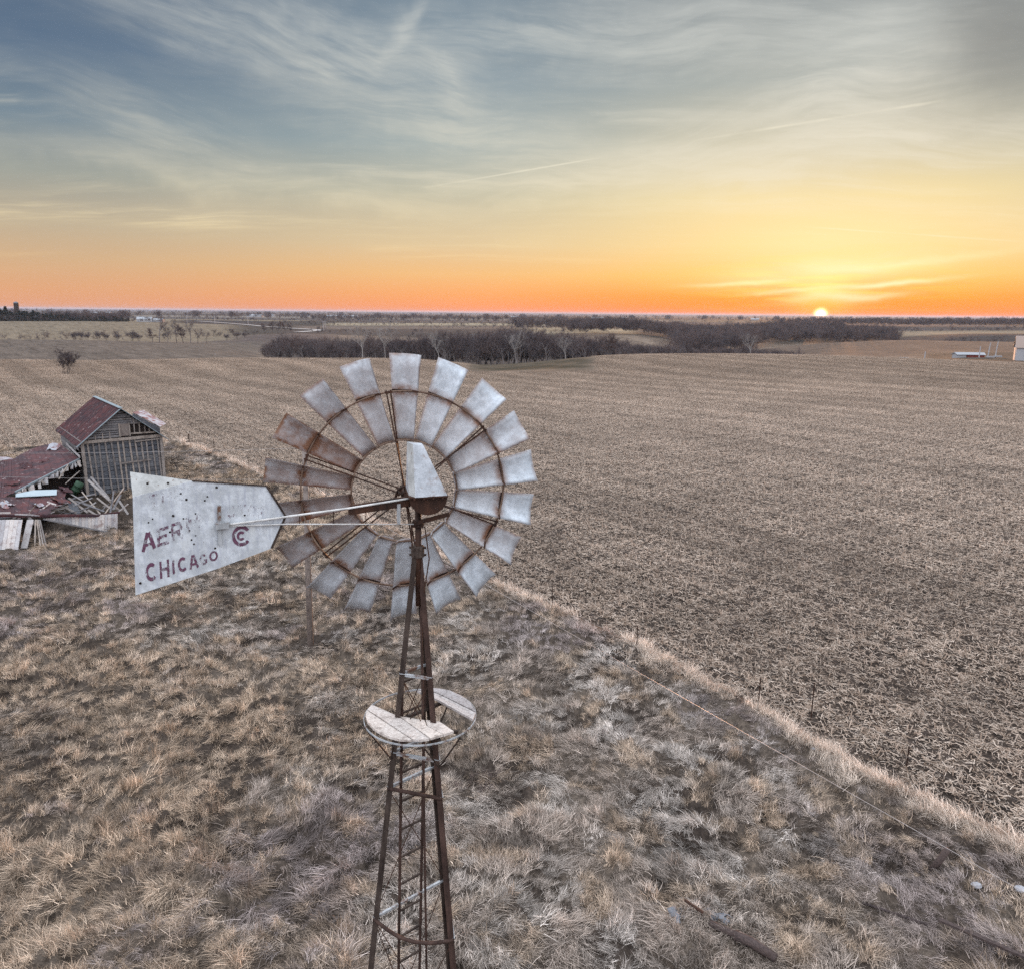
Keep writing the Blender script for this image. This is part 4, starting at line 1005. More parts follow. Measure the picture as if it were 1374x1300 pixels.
for (xa, xb, w) in ((36.5, 28, 8.5), (45, 37, 0), (47, 46, 1.4), (49, 54, 1.3), (51, 58, 1.3), (53, 62, 1.2)):
    if w: part('leaning_board', MB().prism([at_y(xa, 697, 41.6), at_y(xa + w, 697, 41.6), at_y(xb + w, 735, 40.0), at_y(xb, 735, 40.0)], (0, .05, 0)), M_WHITE_WOOD if w > 2 else M_STUD, barn)
part('inner_wall', MB().prism([at_y(-40, 697, 43.5), at_y(150, 697, 46.5), at_y(150, 716, 46.5), at_y(-40, 738, 43.5)], (0, .05, 0)), M_BLACK, barn)  # second black sheet: painted shade behind the leaning boards
part('pale_roof_piece', MB().prism([at_y(-40, 613, 58), at_y(8, 613.3, 58), at_y(19.5, 616, 57), at_y(0, 618, 56), at_y(-40, 619, 55.5)], (0, 0, .04)), M_ROOF_PALE, barn)
def crumple(w, h, seed, amp=.06, drop=.10):
    rnd = random.Random(seed); n = 7; top = []
    for j in range(n):
        for i in range(n): top.append((w * (i / (n - 1) - .5) + rnd.gauss(0, .012), h * (j / (n - 1) - .5) + rnd.gauss(0, .012), amp * math.sin(i * 1.3 + seed) + rnd.gauss(0, amp * .35) - drop * (j / (n - 1)) ** 2))
    vs = top + [(a, b_, c_ - .012) for a, b_, c_ in top]; fs = []; m2 = n * n
    for j in range(n - 1):
        for i in range(n - 1):
            if rnd.random() < .12 and (i in (0, n - 2) or j in (0, n - 2)): continue
            a = j * n + i; q4 = (a, a + 1, a + n + 1, a + n); fs += [q4, tuple(m2 + k_ for k_ in reversed(q4))]
    return MB().add(vs, fs)
wr_ = random.Random(21)
for (x7, y7, w_, h_, rz, m_, pl) in ((430, 905, 1.1, .7, .4, M_ROOF, 2), (590, 800, 1.0, .8, 1.0, M_ROOF, 2), (250, 930, .9, .5, .2, M_ROOF, 2), (640, 700, .8, .6, .9, M_ROOF, 2), (60, 850, .9, .5, .1, M_ROOF_PALE, 2), (380, 850, .6, .4, 1.3, M_ROOF_PALE, 2),
                                (520, 300, .9, .6, .3, M_ROOF_PALE, 1), (250, 480, .8, .5, .6, M_ROOF, 1), (120, 640, 1.0, .5, .2, M_ROOF, 1), (420, 420, .7, .4, 1.1, M_ROOF, 1)):
    P_ = u2(x7, y7, .10) if pl == 2 else u1(x7, y7, .10); nn_ = Vector(N2 if pl == 2 else N1)
    Mx = Matrix.Translation(Vector(P_)) @ nn_.to_track_quat('Z', 'Y').to_matrix().to_4x4() @ Matrix.Rotation(rz, 4, 'Z') @ Matrix.Rotation(wr_.uniform(-.25, .25), 4, 'X')
    mb_ = crumple(w_, h_, int(x7), .05, wr_.uniform(-.3, .25)); mb_.v = [tuple(Mx @ Vector(v_)) for v_ in mb_.v]
    part('torn_sheet', mb_, m_, barn)
for i in range(26):                                    # splintered ends along the torn roof edges
    f = wr_.random(); base_ = (fas0 * (1 - f) + fas1 * f) if i < 12 else u2(wr_.uniform(380, 640), wr_.uniform(740, 930), .06) if i < 20 else u2(wr_.uniform(-40, 400), wr_.uniform(930, 985), .06)
    d_ = np.array([wr_.gauss(0, 1), wr_.gauss(-.3, .6), wr_.gauss(-.25 if i < 12 else .15, .45)]); d_ /= np.linalg.norm(d_)
    board(base_ - d_ * .1, base_ + d_ * wr_.uniform(.3, 1.1), wr_.uniform(.05, .15), .025, wr_.choice([M_BARN, M_WHITE_WOOD, M_STUD]), barn, 'splintered_board', (wr_.gauss(0, 1), wr_.gauss(0, 1), 1))
# green drum among the wreck
gc = at_y(103, 655, 49.0)
drum = MB().lathe(gc, (.5, .2, .8), [(-.42, .02), (-.42, .26), (-.15, .26), (-.14, .275), (-.12, .26), (.15, .26), (.16, .275), (.18, .26), (.42, .26), (.42, .02)], 14).mesh('green_drum', M_GREEN, True)
tag(link('green_drum', drum), 'faded green metal drum lying in the dark wreckage against the granary corner', 'drum')
# loose boards heaped in front of the granary
rb = random.Random(5)
boards_px = [((60, 690), (92, 679)), ((66, 688), (103, 668)), ((85, 672), (128, 663)), ((92, 668), (118, 688)), ((98, 679), (124, 668)), ((104, 690), (129, 674)), ((110, 660), (135, 690)),
             ((118, 644), (148, 672)), ((122, 640), (146, 668)), ((88, 681), (112, 695)), ((76, 693), (88, 684)), ((112, 676), (140, 686)), ((130, 668), (149, 683)), ((148, 688), (153, 658)),
             ((152, 684), (162, 664)), ((140, 690), (166, 655)), ((128, 693), (146, 676)), ((150, 694), (172, 676)), ((138, 679), (170, 686)), ((94, 662), (112, 673)), ((70, 684), (96, 690)), ((118, 684), (134, 694)), ((160, 672), (172, 690)), ((86, 690), (120, 681)), ((133, 660), (160, 684)), ((100, 672), (128, 680))]
for i, (a, c_) in enumerate(boards_px):
    ya, yb = 47.6 - (a[1] - 640) / 55 * 3.2 + rb.uniform(-.4, .3), 47.6 - (c_[1] - 640) / 55 * 3.2 + rb.uniform(-.3, .4)
    A_, B_ = at_y(*a, ya + 1.2), at_y(*c_, yb + 1.2)
    A_[2] = max(A_[2], .08); B_[2] = max(B_[2], .08); mid = (A_ + B_) / 2
    me = MB().bar(A_ - mid, B_ - mid, rb.uniform(.07, .17), .035, up=(rb.uniform(-.4, .4), -.5, 1)).mesh('loose_board', M_BARN if i % 3 else M_STUD)
    o = link('loose_board', me); o.location = mid
    bl_ = {7: 'long grey board propped steeply against the granary studs, the right one of two', 6: 'long pale board sliding down from the granary corner into the heap', 8: 'long grey board propped against the granary studs, left one of two',
           13: 'short board sticking almost upright out of the heap near the vane', 14: 'upright leaning board at the right of the heap', 15: 'long board leaning right in front of the granary, next to the vane', 2: 'nearly level board at the top of the heap beside the drum',
           1: 'board climbing from the eave beam to the drum', 0: 'board lying along the edge of the lower red roof', 17: 'rightmost low board of the heap, pointing up to the vane', 22: 'short board at the right end of the heap beside the vane'}.get(i, 'weathered grey board lying flat among others in the heap before the granary')
    tag(o, bl_, 'board', 'fallen boards heaped before the granary')
sp = at_y(100, 686, 46.4); sp2 = MB().prism([at_y(92, 672, 47.4), at_y(104, 678, 46.9), at_y(108, 688, 46.0), at_y(97, 689, 46.0), at_y(90, 682, 46.6)], (0, .02, .03)).mesh('tin_scrap', M_SLAB)
tag(link('tin_scrap', sp2), 'pale bluish tin sheet crumpled in the heap of fallen boards', 'scrap metal')

# ------------------------------------------------------------------ pole, wires, fence
pb = at_z(416.5, 870, 0.); PX, PY = pb[0], pb[1]
pole_h = at_y(408.5, 597, PY)[2]
pole = empty('utility_pole', (PX, PY, 0), 'leaning bare wooden utility pole standing in the grass behind the wheel', 'utility pole')
ptop = at_y(408.5, 597, PY)
part('post', MB().tube([(PX, PY, -.3), tuple(np.array([PX, PY, 0]) * .5 + ptop * .5), tuple(ptop)], .125, 9, .085), M_POLE, pole, True)
for f in (.985, .84):
    p_ = np.array([PX, PY, 0]) * (1 - f) + ptop * f
    part('insulator', MB().tube([p_, p_ - np.array([.0, .16, 0])], .012, 5).lathe(p_ - np.array([0, .16, -.05]), (0, 0, 1), [(-.08, .02), (-.06, .045), (0, .05), (.03, .03), (.05, .01)], 8), M_SLAB, pole, True)
def wire(name, a, b, sag, r, label, n=24):
    pts = [np.array(a) * (1 - t) + np.array(b) * t - np.array([0, 0, 4 * sag * t * (1 - t)]) for t in np.linspace(0, 1, n)]
    tag(link(name, MB().tube(pts, r, 5).mesh(name, M_WIRE)), label, 'wire')
i1 = np.array([PX, PY, 0]) * .015 + ptop * .985 - (0, .16, -.03); i2 = np.array([PX, PY, 0]) * .16 + ptop * .84 - (0, .16, -.03)
e_ = at_y(1374, 1192, 7.6); far_e = i2 + (e_ - i2) * 1.35
wire('overhead_wire', i2, far_e, .05, .0036, 'long pale overhead wire running from the pole down across the grass to the right', 40)
l1, l2 = at_y(-30, 605.4, 33.), at_y(-30, 635.5, 31.)
wire('overhead_wire', i1, i1 + (l1 - i1) * 1.4, .12, .005, 'upper of the two wires crossing the granary from the pole')
wire('overhead_wire', i2, i2 + (l2 - i2) * 1.4, .12, .005, 'lower of the two wires crossing the granary just above the vane')
fp = [((741, 817), 797), ((854, 875), 850), ((1017.5, 945), 920), ((1088, 965), 929), ((1216, 1030), 1012), ((241, 592.5), 577), ((254, 595.5), 586.5), ((287.5, 607), 595), ((334, 631), 614)]
where = ['nearest the wheel at the field edge', 'standing in tan grass right of the tower', 'on the grass ridge halfway along the field edge', 'tallest one on the grass ridge at the field edge', 'short one at the right end of the grass ridge',
         'leaning beside the granary at the field edge', 'short and thick near the granary', 'thin one a little way from the granary', 'thin one in stubble between granary and wheel']
for (bp, ty), wtxt in zip(fp, where):
    B_ = at_z(*bp, .1); T_ = at_y(bp[0] + random.uniform(-1, 1), ty, B_[1]); h = (T_[2] - B_[2]) * 1.12 + .08
    o = empty('fence_post', (B_[0], B_[1], 0), 'dark steel fence post, ' + wtxt, 'fence post', 'fence posts along the field edge')
    w = .035 if bp[0] != 254 else .09
    mb = MB().box((B_[0], B_[1], h / 2), w, .006, h + .5).box((B_[0], B_[1] - .018, h / 2), .006, .034, h + .5)
    pp = part('stake', mb, M_POST, o)
    part('stud', MB().box((B_[0], B_[1] - .04, h * .55 + .1), .012, .012, .03).box((B_[0], B_[1] - .04, h * .85 + .1), .012, .012, .03), M_POST, o)
fb = [at_z(*p_, .1) for p_, _ in fp]
order = [fb[8], fb[7], fb[6], fb[5]]
m = MB()
chain = [fb[0], fb[1], fb[2], fb[3], fb[4]]
ext = chain[-1] + (chain[-1] - chain[-2]) * 1.6; chain.append(ext); chain.insert(0, fb[8])
for a, c_ in zip(chain[:-1], chain[1:]):
    for hh in (.45, .8):
        m.tube([a + (0, -.045, hh - .1), (a + c_) / 2 + (0, -.045, hh - .16), c_ + (0, -.045, hh - .1)], .0035, 4)
tag(link('fence_wire', m.mesh('fence_wire', M_FWIRE)), 'two thin rusty strands strung between the steel posts of the field edge', 'fence wire')

# ------------------------------------------------------------------ scrap in the grass
def lump(rx, ry, rz, seed, n=10):
    rnd = random.Random(seed); mb = MB(); prof = []
    vs = []; fs = []
    for i in range(6):
        ph = -math.pi / 2 + math.pi * (i + .5) / 6
        for k in range(n):
            t = 2 * math.pi * k / n; s = rnd.uniform(.82, 1.12)
            vs.append((rx * math.cos(ph) * math.cos(t) * s, ry * math.cos(ph) * math.sin(t) * s, rz * math.sin(ph) * s))
    for i in range(5):
        for k in range(n): fs.append((i * n + k, i * n + (k + 1) % n, (i + 1) * n + (k + 1) % n, (i + 1) * n + k))
    fs += [tuple(reversed(range(n))), tuple(range(5 * n, 6 * n))]
    return mb.add(vs, fs)
def crumple(w, h, seed, amp=.06):
    rnd = random.Random(seed); n = 7; top = []; 
    for j in range(n):
        for i in range(n): top.append((w * (i / (n - 1) - .5) + rnd.gauss(0, .012), h * (j / (n - 1) - .5) + rnd.gauss(0, .012), amp * math.sin(i * 1.3 + seed) + rnd.gauss(0, amp * .35) - .10 * (j / (n - 1)) ** 2))
    vs = top + [(a, b_, c_ - .012) for a, b_, c_ in top]; fs = []; m2 = n * n
    for j in range(n - 1):
        for i in range(n - 1):
            if rnd.random() < .12 and (i in (0, n - 2) or j in (0, n - 2)): continue
            a = j * n + i; q4 = (a, a + 1, a + n + 1, a + n); fs += [q4, tuple(m2 + k_ for k_ in reversed(q4))]
    return MB().add(vs, fs)
def scrap(name, me, px, py, lab, cat, dz=.1, rot=(0, 0, 0), grp=None):
    p_ = at_z(px, py, .15); o = link(name, me); o.location = (p_[0], p_[1], gz(p_[0], p_[1]) + dz); o.rotation_euler = rot
    return tag(o, lab, cat, grp)
scrap('log', MB().tube([(-.42, 0, 0), (-.1, .02, .03), (.42, 0, 0)], .11, 9, .09).mesh('log', M_LOG, True), 1013, 1273, 'short purplish brown log lying at the lower end of the scrap row', 'log', .04, (0, .06, R(-38)))
scrap('log', MB().tube([(-.5, 0, 0), (0, .05, .02), (.5, 0, .03)], .085, 8, .06).mesh('log', M_LOG, True), 983, 1258, 'thin mossy brown log lying in the middle of the scrap row', 'log', .04, (0, 0, R(-40)))
scrap('scrap_sheet', crumple(.55, .30, 2).mesh('scrap_sheet', M_SLAB), 962, 1229, 'flat grey scrap sheet on top of the scrap row', 'scrap metal', .20, (.2, -.2, -.7))
scrap('scrap_sheet', crumple(.30, .45, 5).mesh('scrap_sheet', M_SLAB), 911, 1232, 'bluish scrap sheet tilted in the grass left of the dark logs', 'scrap metal', .14, (.5, .3, .2))
scrap('scrap_pipe', MB().tube([(-.22, 0, 0), (.22, .02, 0)], .03, 8).mesh('scrap_pipe', M_POST), 930, 1228, 'dark rusty pipe end lying between the two scrap sheets', 'pipe', .12, (0, .1, R(-45)))
scrap('stump', MB().tube([(0, 0, -.15), (.02, 0, .15), (.08, .04, .62)], .085, 9, .07).mesh('stump', M_LOG, True), 1254, 1160, 'weathered grey post stump leaning in a dark hollow on the right', 'stump', .05, (.35, .1, 0))
scrap('plank_scrap', MB().bar((-.8, 0, 0), (.8, 0, 0), .09, .05).mesh('plank_scrap', M_LOG), 1318, 1268, 'long dark plank lying in the grass at the lower right corner', 'plank', .15, (0, .04, R(-36)))
scrap('pole_scrap', MB().tube([(-.9, 0, 0), (.9, 0, .02)], .03, 7).mesh('pole_scrap', M_LOG), 1182, 1212, 'slender dark pole lying half buried in grass above the logs', 'pole', .10, (0, 0, R(-30)))
scrap('stone', lump(.12, .09, .06, 3).mesh('stone', M_STONE), 1311, 1180, 'small pale stone in the grass near the leaning stump', 'stone', .11)
scrap('stone', lump(.13, .10, .06, 4).mesh('stone', M_STONE), 1370, 1190, 'small pale stone at the right edge under the overhead wire', 'stone', .11)
scrap('stone', lump(.06, .05, .04, 5).mesh('stone', M_STONE), 1090.5, 1010, 'tiny white stone lying between the overhead wire and the grass ridge', 'stone', .12)

# ------------------------------------------------------------------ scatter of instances (grass, stubble)
def scatter(name, meshes, pts, rot, scl, tint, idx, kind='stuff'):
    """one object whose points carry instances of the given meshes"""
    src = bpy.data.collections.new(name + '_source')
    for k, me in enumerate(meshes):
        o = bpy.data.objects.new('%s_%02d' % (name, k), me); src.objects.link(o)
    me = bpy.data.meshes.new(name); n = len(pts)
    me.vertices.add(n); me.vertices.foreach_set('co', np.asarray(pts, np.float32).ravel())
    for nm, typ, fld, val in (('rot', 'FLOAT_VECTOR', 'vector', rot), ('scl', 'FLOAT_VECTOR', 'vector', scl), ('tint', 'FLOAT_VECTOR', 'vector', tint)):
        a = me.attributes.new(nm, typ, 'POINT'); a.data.foreach_set(fld, np.asarray(val, np.float32).ravel())
    a = me.attributes.new('pick', 'INT', 'POINT'); a.data.foreach_set('value', np.asarray(idx, np.int32))
    o = tag(link(name, me), kind=kind)
    ng = bpy.data.node_groups.new(name, 'GeometryNodeTree')
    ng.interface.new_socket('Geometry', in_out='INPUT', socket_type='NodeSocketGeometry'); ng.interface.new_socket('Geometry', in_out='OUTPUT', socket_type='NodeSocketGeometry')
    gi, go_ = ng.nodes.new('NodeGroupInput'), ng.nodes.new('NodeGroupOutput'); K = ng.links
    ci = ng.nodes.new('GeometryNodeCollectionInfo'); ci.inputs[0].default_value = src; ci.inputs[1].default_value = True; ci.inputs[2].default_value = True
    ip = ng.nodes.new('GeometryNodeInstanceOnPoints'); K.new(gi.outputs[0], ip.inputs['Points']); K.new(ci.outputs[0], ip.inputs['Instance'])
    ip.inputs['Pick Instance'].default_value = True
    def na_(nm, typ):
        x = ng.nodes.new('GeometryNodeInputNamedAttribute'); x.data_type = typ; x.inputs[0].default_value = nm; return x.outputs[0]
    K.new(na_('pick', 'INT'), ip.inputs['Instance Index']); K.new(na_('scl', 'FLOAT_VECTOR'), ip.inputs['Scale'])
    e2 = ng.nodes.new('FunctionNodeEulerToRotation'); K.new(na_('rot', 'FLOAT_VECTOR'), e2.inputs[0]); K.new(e2.outputs[0], ip.inputs['Rotation'])
    K.new(ip.outputs[0], go_.inputs[0])
    md = o.modifiers.new('scatter', 'NODES'); md.node_group = ng
    return o

def blades_mesh(name, n, length, lean, spread, width, seed, droop=1.0, fan=.6, mt=None):
    """tuft of dead grass: bent blades, each a strip of three quads"""
    r_ = np.random.default_rng(seed); vs = []; fs = []; sh = []
    for k in range(n):
        a = r_.normal(0, fan); bx, by = r_.normal(0, spread, 2); ln = length * r_.uniform(.55, 1.25)
        e = R(lean + r_.normal(0, 14)); p = np.array([bx, by, -.03]); d = np.array([math.cos(a), math.sin(a)])
        sd_ = np.array([-d[1], d[0], r_.uniform(-.5, .5)]) * width * r_.uniform(.6, 1.4); curl = r_.normal(.25, .55); tone = r_.uniform(0, 1); o = len(vs)
        for s in range(4):
            w = sd_ * (1 - s / 3.2) * .5
            vs += [tuple(p - w), tuple(p + w)]; sh += [(s / 3, tone, 0)] * 2
            p = p + np.array([d[0] * math.cos(e), d[1] * math.cos(e), math.sin(e)]) * ln / 3
            if p[2] < .02: p[2] = .02 + .01 * s
            e -= R(26 * droop + r_.normal(0, 10)); d = np.array([d[0] - d[1] * curl * .5, d[1] + d[0] * curl * .5]); d /= np.linalg.norm(d)
        fs += [(o + 2 * s, o + 2 * s + 1, o + 2 * s + 3, o + 2 * s + 2) for s in range(3)]
    me = MB().add(vs, fs).mesh(name, mt)
    at_ = me.attributes.new('along', 'FLOAT_VECTOR', 'POINT'); at_.data.foreach_set('vector', np.array(sh, np.float32).ravel())
    return me
M_GRASS, q, b = mat('dead_grass_blades', .9, 0, .12)
sx = q.n('ShaderNodeSeparateXYZ'); q.put(sx.inputs[0], q.attr('along', out='Vector'))
tn = q.attr('tint', 'INSTANCER', 'Vector')
c = q.mix(1.0, tn, q.ramp(sx.outputs[1], [(0, (.18, .165, .15)), (.35, (.62, .60, .57)), (.7, (1.12, 1.12, 1.12)), (1, (2.0, 2.0, 2.0))]), 'MULTIPLY')
q.put(b.inputs['Base Color'], c)
tl = q.n('ShaderNodeBsdfTranslucent'); q.put(tl.inputs[0], c); mx = q.n('ShaderNodeMixShader'); mx.inputs[0].default_value = .22
q.t.links.new(b.outputs[0], mx.inputs[1]); q.t.links.new(tl.outputs[0], mx.inputs[2]); q.t.links.new(mx.outputs[0], q.t.nodes['Material Output'].inputs[0])
TUFTS = [blades_mesh('lodged_tuft', 54, .38, 40, .08, .0105, 20 + k, 1.25, .50, M_GRASS) for k in range(5)] + \
        [blades_mesh('upright_tuft', 46, .40, 72, .075, .0105, 40 + k, .75, 1.6, M_GRASS) for k in range(3)] + \
        [blades_mesh('tall_tuft', 80, .80, 66, .13, .016, 60 + k, .65, 1.5, M_GRASS) for k in range(3)] + \
        [blades_mesh('flat_tuft', 48, .46, 15, .12, .0105, 80 + k, .5, .45, M_GRASS) for k in range(3)]
# points: density falls away with distance
pts = []
def sample_polar(n, r0, r1, az0, az1, power):
    u = RNG.uniform(0, 1, n); r = (r0 ** (2 - power) + u * (r1 ** (2 - power) - r0 ** (2 - power))) ** (1 / (2 - power))
    a = RNG.uniform(az0, az1, n); return r * np.sin(a), r * np.cos(a)
gx1, gy1 = sample_polar(104000, 8, 95, R(-47), R(47), 1.05)
gx2, gy2 = sample_polar(900, 6, 12, R(-60), R(60), 0)
x, y = np.concatenate([gx1, gx2]), np.concatenate([gy1, gy2])
k = inside(x, y, YARD); x, y = x[k], y[k]
def in_building(x, y):
    la = (x - GO[0]) * GA[0] + (y - GO[1]) * GA[1]; lb = (x - GO[0]) * GBK[0] + (y - GO[1]) * GBK[1]
    return (la > -.1) & (la < GWD + .1) & (lb > 0) & (lb < GDP)
k = ~in_building(x, y)
wre = np.array([(-60, 42.3), (-26.6, 42.0), (-22.5, 45.0), (-23.5, 49), (-29, 53), (-40, 60), (-60, 62)], float)
k &= ~inside(x, y, wre)
for _p in ((983, 1258), (962, 1229), (911, 1232), (1013, 1273), (1254, 1160), (1311, 1180), (1370, 1190), (1318, 1268)):
    w_ = at_z(*_p, .15); k &= np.hypot(x - w_[0], y - w_[1] + .1) > .13
x, y = x[k], y[k]; n = len(x); r = np.hypot(x, y); fd = fdist(x, y)
ang = fbm(x, y, .16, 3, 50) * 14 + fbm(x, y, .6, 2, 51) * 5
n1, n2_, n3_ = fbm(x, y, .09, 3, 60), fbm(x, y, .35, 3, 61), fbm(x, y, .9, 2, 62)
PXG = np.interp(np.arctan2(x, y), AZC, COLS)
orange = sstep(n1 * .55 + n2_ * .35 + n3_ * .22 + .05 * (1 - sstep(x, -4, 1)) + .07 * (1 - sstep(x, -6, -2)) * (1 - sstep(r, 19, 26)) + RNG.normal(0, .035, len(x)) - .05 * sstep(x, -1, 3), .56, .68)
orange = np.maximum(orange, (1 - sstep(fd, .4, 1.1)) * .4)
orange = np.maximum(orange, sstep(fbm(x - 33, y + 21, 1.25, 2, 66), .60, .72) * .85)
violet = sstep(fbm(x + 90, y, .13, 3, 70) + .04 * sstep(x, -1, 3), .52, .66) * (1 - orange)
grey = sstep(n3_, .42, .66)
t = lerp(A(.41, .345, .30), A(.53, .475, .435), grey)
t = lerp(t, A(.52, .39, .28) * np.ones((n, 1)), orange * .75); t = lerp(t, A(.30, .25, .25) * np.ones((n, 1)), violet * .7)
dark = sstep(fbm(x, y, 1.1, 2, 90), .58, .74); t = lerp(t, t * .62, dark)
t *= RNG.uniform(.70, 1.70, (n, 1))
strip = fd < (.30 + 1.8 * (n2_ - .43))
u = RNG.uniform(0, 1, n)
idx = np.where(u < .52, RNG.integers(0, 5, n), np.where(u < .84, RNG.integers(11, 14, n), RNG.integers(5, 8, n)))
idx = np.where((orange > .5) & (u < .40), RNG.integers(5, 8, n), idx)
idx = np.where(strip & (u < .75), RNG.integers(8, 11, n), idx)
s_strip = strip & (u < .75)
t = np.where((strip & (u < .75))[:, None], A(.84, .72, .62) * RNG.uniform(.75, 1.2, (n, 1)), t)
far_s = 1 + .35 * sstep(r, 20, 60)
hm = hummock(x, y)
s = RNG.uniform(.50, 1.05, n) * far_s * (.72 + np.clip(hm + .15, 0, .5) * 1.0)
s = np.where(s_strip, s * .76, s)
s = np.where((np.hypot(x - PX, y - PY) < .8), s * .6, s)
zz = ground_z(x, y)
scatter('dead_grass', TUFTS, np.stack([x, y, zz], 1), np.stack([RNG.normal(0, .12, n), RNG.normal(0, .12, n), ang + RNG.normal(0, .45, n)], 1), np.stack([s, s, s * RNG.uniform(.55, 1.0, n)], 1), t, idx)

# corn stubble: litter patches
M_LITTER, q, b = mat('corn_litter', .9, 0, .12)
sx = q.n('ShaderNodeSeparateXYZ'); q.put(sx.inputs[0], q.attr('along', out='Vector'))
tn = q.attr('tint', 'INSTANCER', 'Vector')
q.put(b.inputs['Base Color'], q.mix(1.0, tn, q.ramp(sx.outputs[1], [(0, (.12, .09, .075)), (.28, (.30, .24, .19)), (.6, (.54, .46, .39)), (1, (.80, .73, .65))]), 'MULTIPLY'))
def litter(seed, n, stubs):
    r_ = np.random.default_rng(seed); vs = []; fs = []; sh = []
    S = 2.5
    for k in range(n):
        while True:
            cx_, cy_ = r_.uniform(-S / 2, S / 2, 2)
            if float(fbm(np.array([cx_ + seed * 9]), np.array([cy_]), 5.5, 2, 170)[0]) + r_.normal(0, .12) > .36: break
        c = np.array([cx_, cy_, r_.uniform(.01, .075)]); a = r_.normal(0, .9) if r_.random() < .6 else r_.uniform(0, 6.28)
        l, w = r_.uniform(.05, .25), r_.uniform(.006, .018); e = r_.normal(0, .22); d = np.array([math.cos(a) * math.cos(e), math.sin(a) * math.cos(e), math.sin(e)])
        sd_ = np.array([-math.sin(a), math.cos(a), r_.normal(0, .5)]) * w / 2; o = len(vs); m_ = c + np.array([0, 0, r_.uniform(.0, .015)])
        for p_ in (c - d * l / 2, m_, c + d * l / 2): p_ = p_.copy(); p_[2] = max(p_[2], .008); vs += [tuple(p_ - sd_), tuple(p_ + sd_)]
        fs += [(o, o + 1, o + 3, o + 2), (o + 2, o + 3, o + 5, o + 4)]; sh += [(0, r_.beta(1.5, 1.3), 0)] * 6
    for k in range(stubs):
        row = (k % 3 - 1) * .80; x0 = r_.uniform(-S / 2, S / 2); h = r_.uniform(.08, .26); o = len(vs); ln = r_.normal(0, .06, 2); w = .012
        for zz_, off in ((0, (0, 0)), (h, ln)):
            for dx, dy in ((-w, -w), (w, -w), (w, w), (-w, w)): vs.append((x0 + dx + off[0], row + dy + off[1], zz_))
        fs += [(o + i, o + (i + 1) % 4, o + 4 + (i + 1) % 4, o + 4 + i) for i in range(4)] + [(o + 4, o + 5, o + 6, o + 7)]; sh += [(0, r_.uniform(.35, .9), 0)] * 8
    me = MB().add(vs, fs).mesh('litter', M_LITTER)
    at_ = me.attributes.new('along', 'FLOAT_VECTOR', 'POINT'); at_.data.foreach_set('vector', np.array(sh, np.float32).ravel()); return me
LIT = [litter(100 + k, 1250, 20) for k in range(6)] + [litter(120 + k, 1000, 16) for k in range(3)]
ra = math.atan2(-.80, .60); step = 2.12
I, J = np.meshgrid(np.arange(-150, 150), np.arange(-150, 150)); I, J = I.ravel() * step, J.ravel() * step
x = I * math.cos(ra) - J * math.sin(ra) + 60; y = I * math.sin(ra) + J * math.cos(ra) + 110
x += RNG.normal(0, .07, len(x)); y += RNG.normal(0, .07, len(x))
r = np.hypot(x, y); az = np.arctan2(x, y)
k = (r < 238) & (np.abs(az) < R(48)) & (y > 8); x, y, r, az = x[k], y[k], r[k], az[k]
k = (yard_sd(x, y) < -.05) & ~((np.interp(az, AZC, COLS) > 625) & (np.interp(az, AZC, COLS) < 800) & (r > 172)); x, y, r = x[k], y[k], r[k]; n = len(x)
al = (x * math.cos(ra) + y * math.sin(ra)); ac = (-x * math.sin(ra) + y * math.cos(ra))
dn = fbm(al * .25, ac, .12, 3, 130) * .6 + fbm(x, y, .3, 2, 131) * .4
idx = np.where(dn > .40, RNG.integers(0, 6, n), RNG.integers(6, 9, n))
t = (np.array([[1.0, .915, .86]]) * (.80 + .42 * fbm(x, y, .06, 3, 140))[:, None]) * RNG.uniform(.88, 1.12, (n, 1))
rd_ = np.hypot(x, y); acw = ac + 46 * (fbm(x, y, .0075, 2, 150) - .5) * sstep(rd_, 60, 190)
t *= (1 - .22 * sstep(rd_, 60, 210))[:, None] * np.stack([1 + .0 * rd_, 1 - .035 * sstep(rd_, 60, 210), 1 - .07 * sstep(rd_, 60, 210)], 1)
t *= (1 + (.08 + .08 * sstep(rd_, 60, 150)) * np.sin(acw * 2 * math.pi / 9.2) - .20 * (np.abs((acw + 3) % 27.6 - 13.8) < 1.1))[:, None]
t *= (.86 + .28 * fbm(x, y, .018, 2, 151))[:, None]  # broad tint bands standing in for shading over the field swells
s = np.ones(n)
scatter('corn_stubble', LIT, np.stack([x, y, ground_z(x, y) - .005], 1), np.stack([np.zeros(n), np.zeros(n), ra + RNG.integers(0, 2, n) * math.pi + RNG.normal(0, .06, n)], 1), np.stack([s, s, s], 1), t, idx)

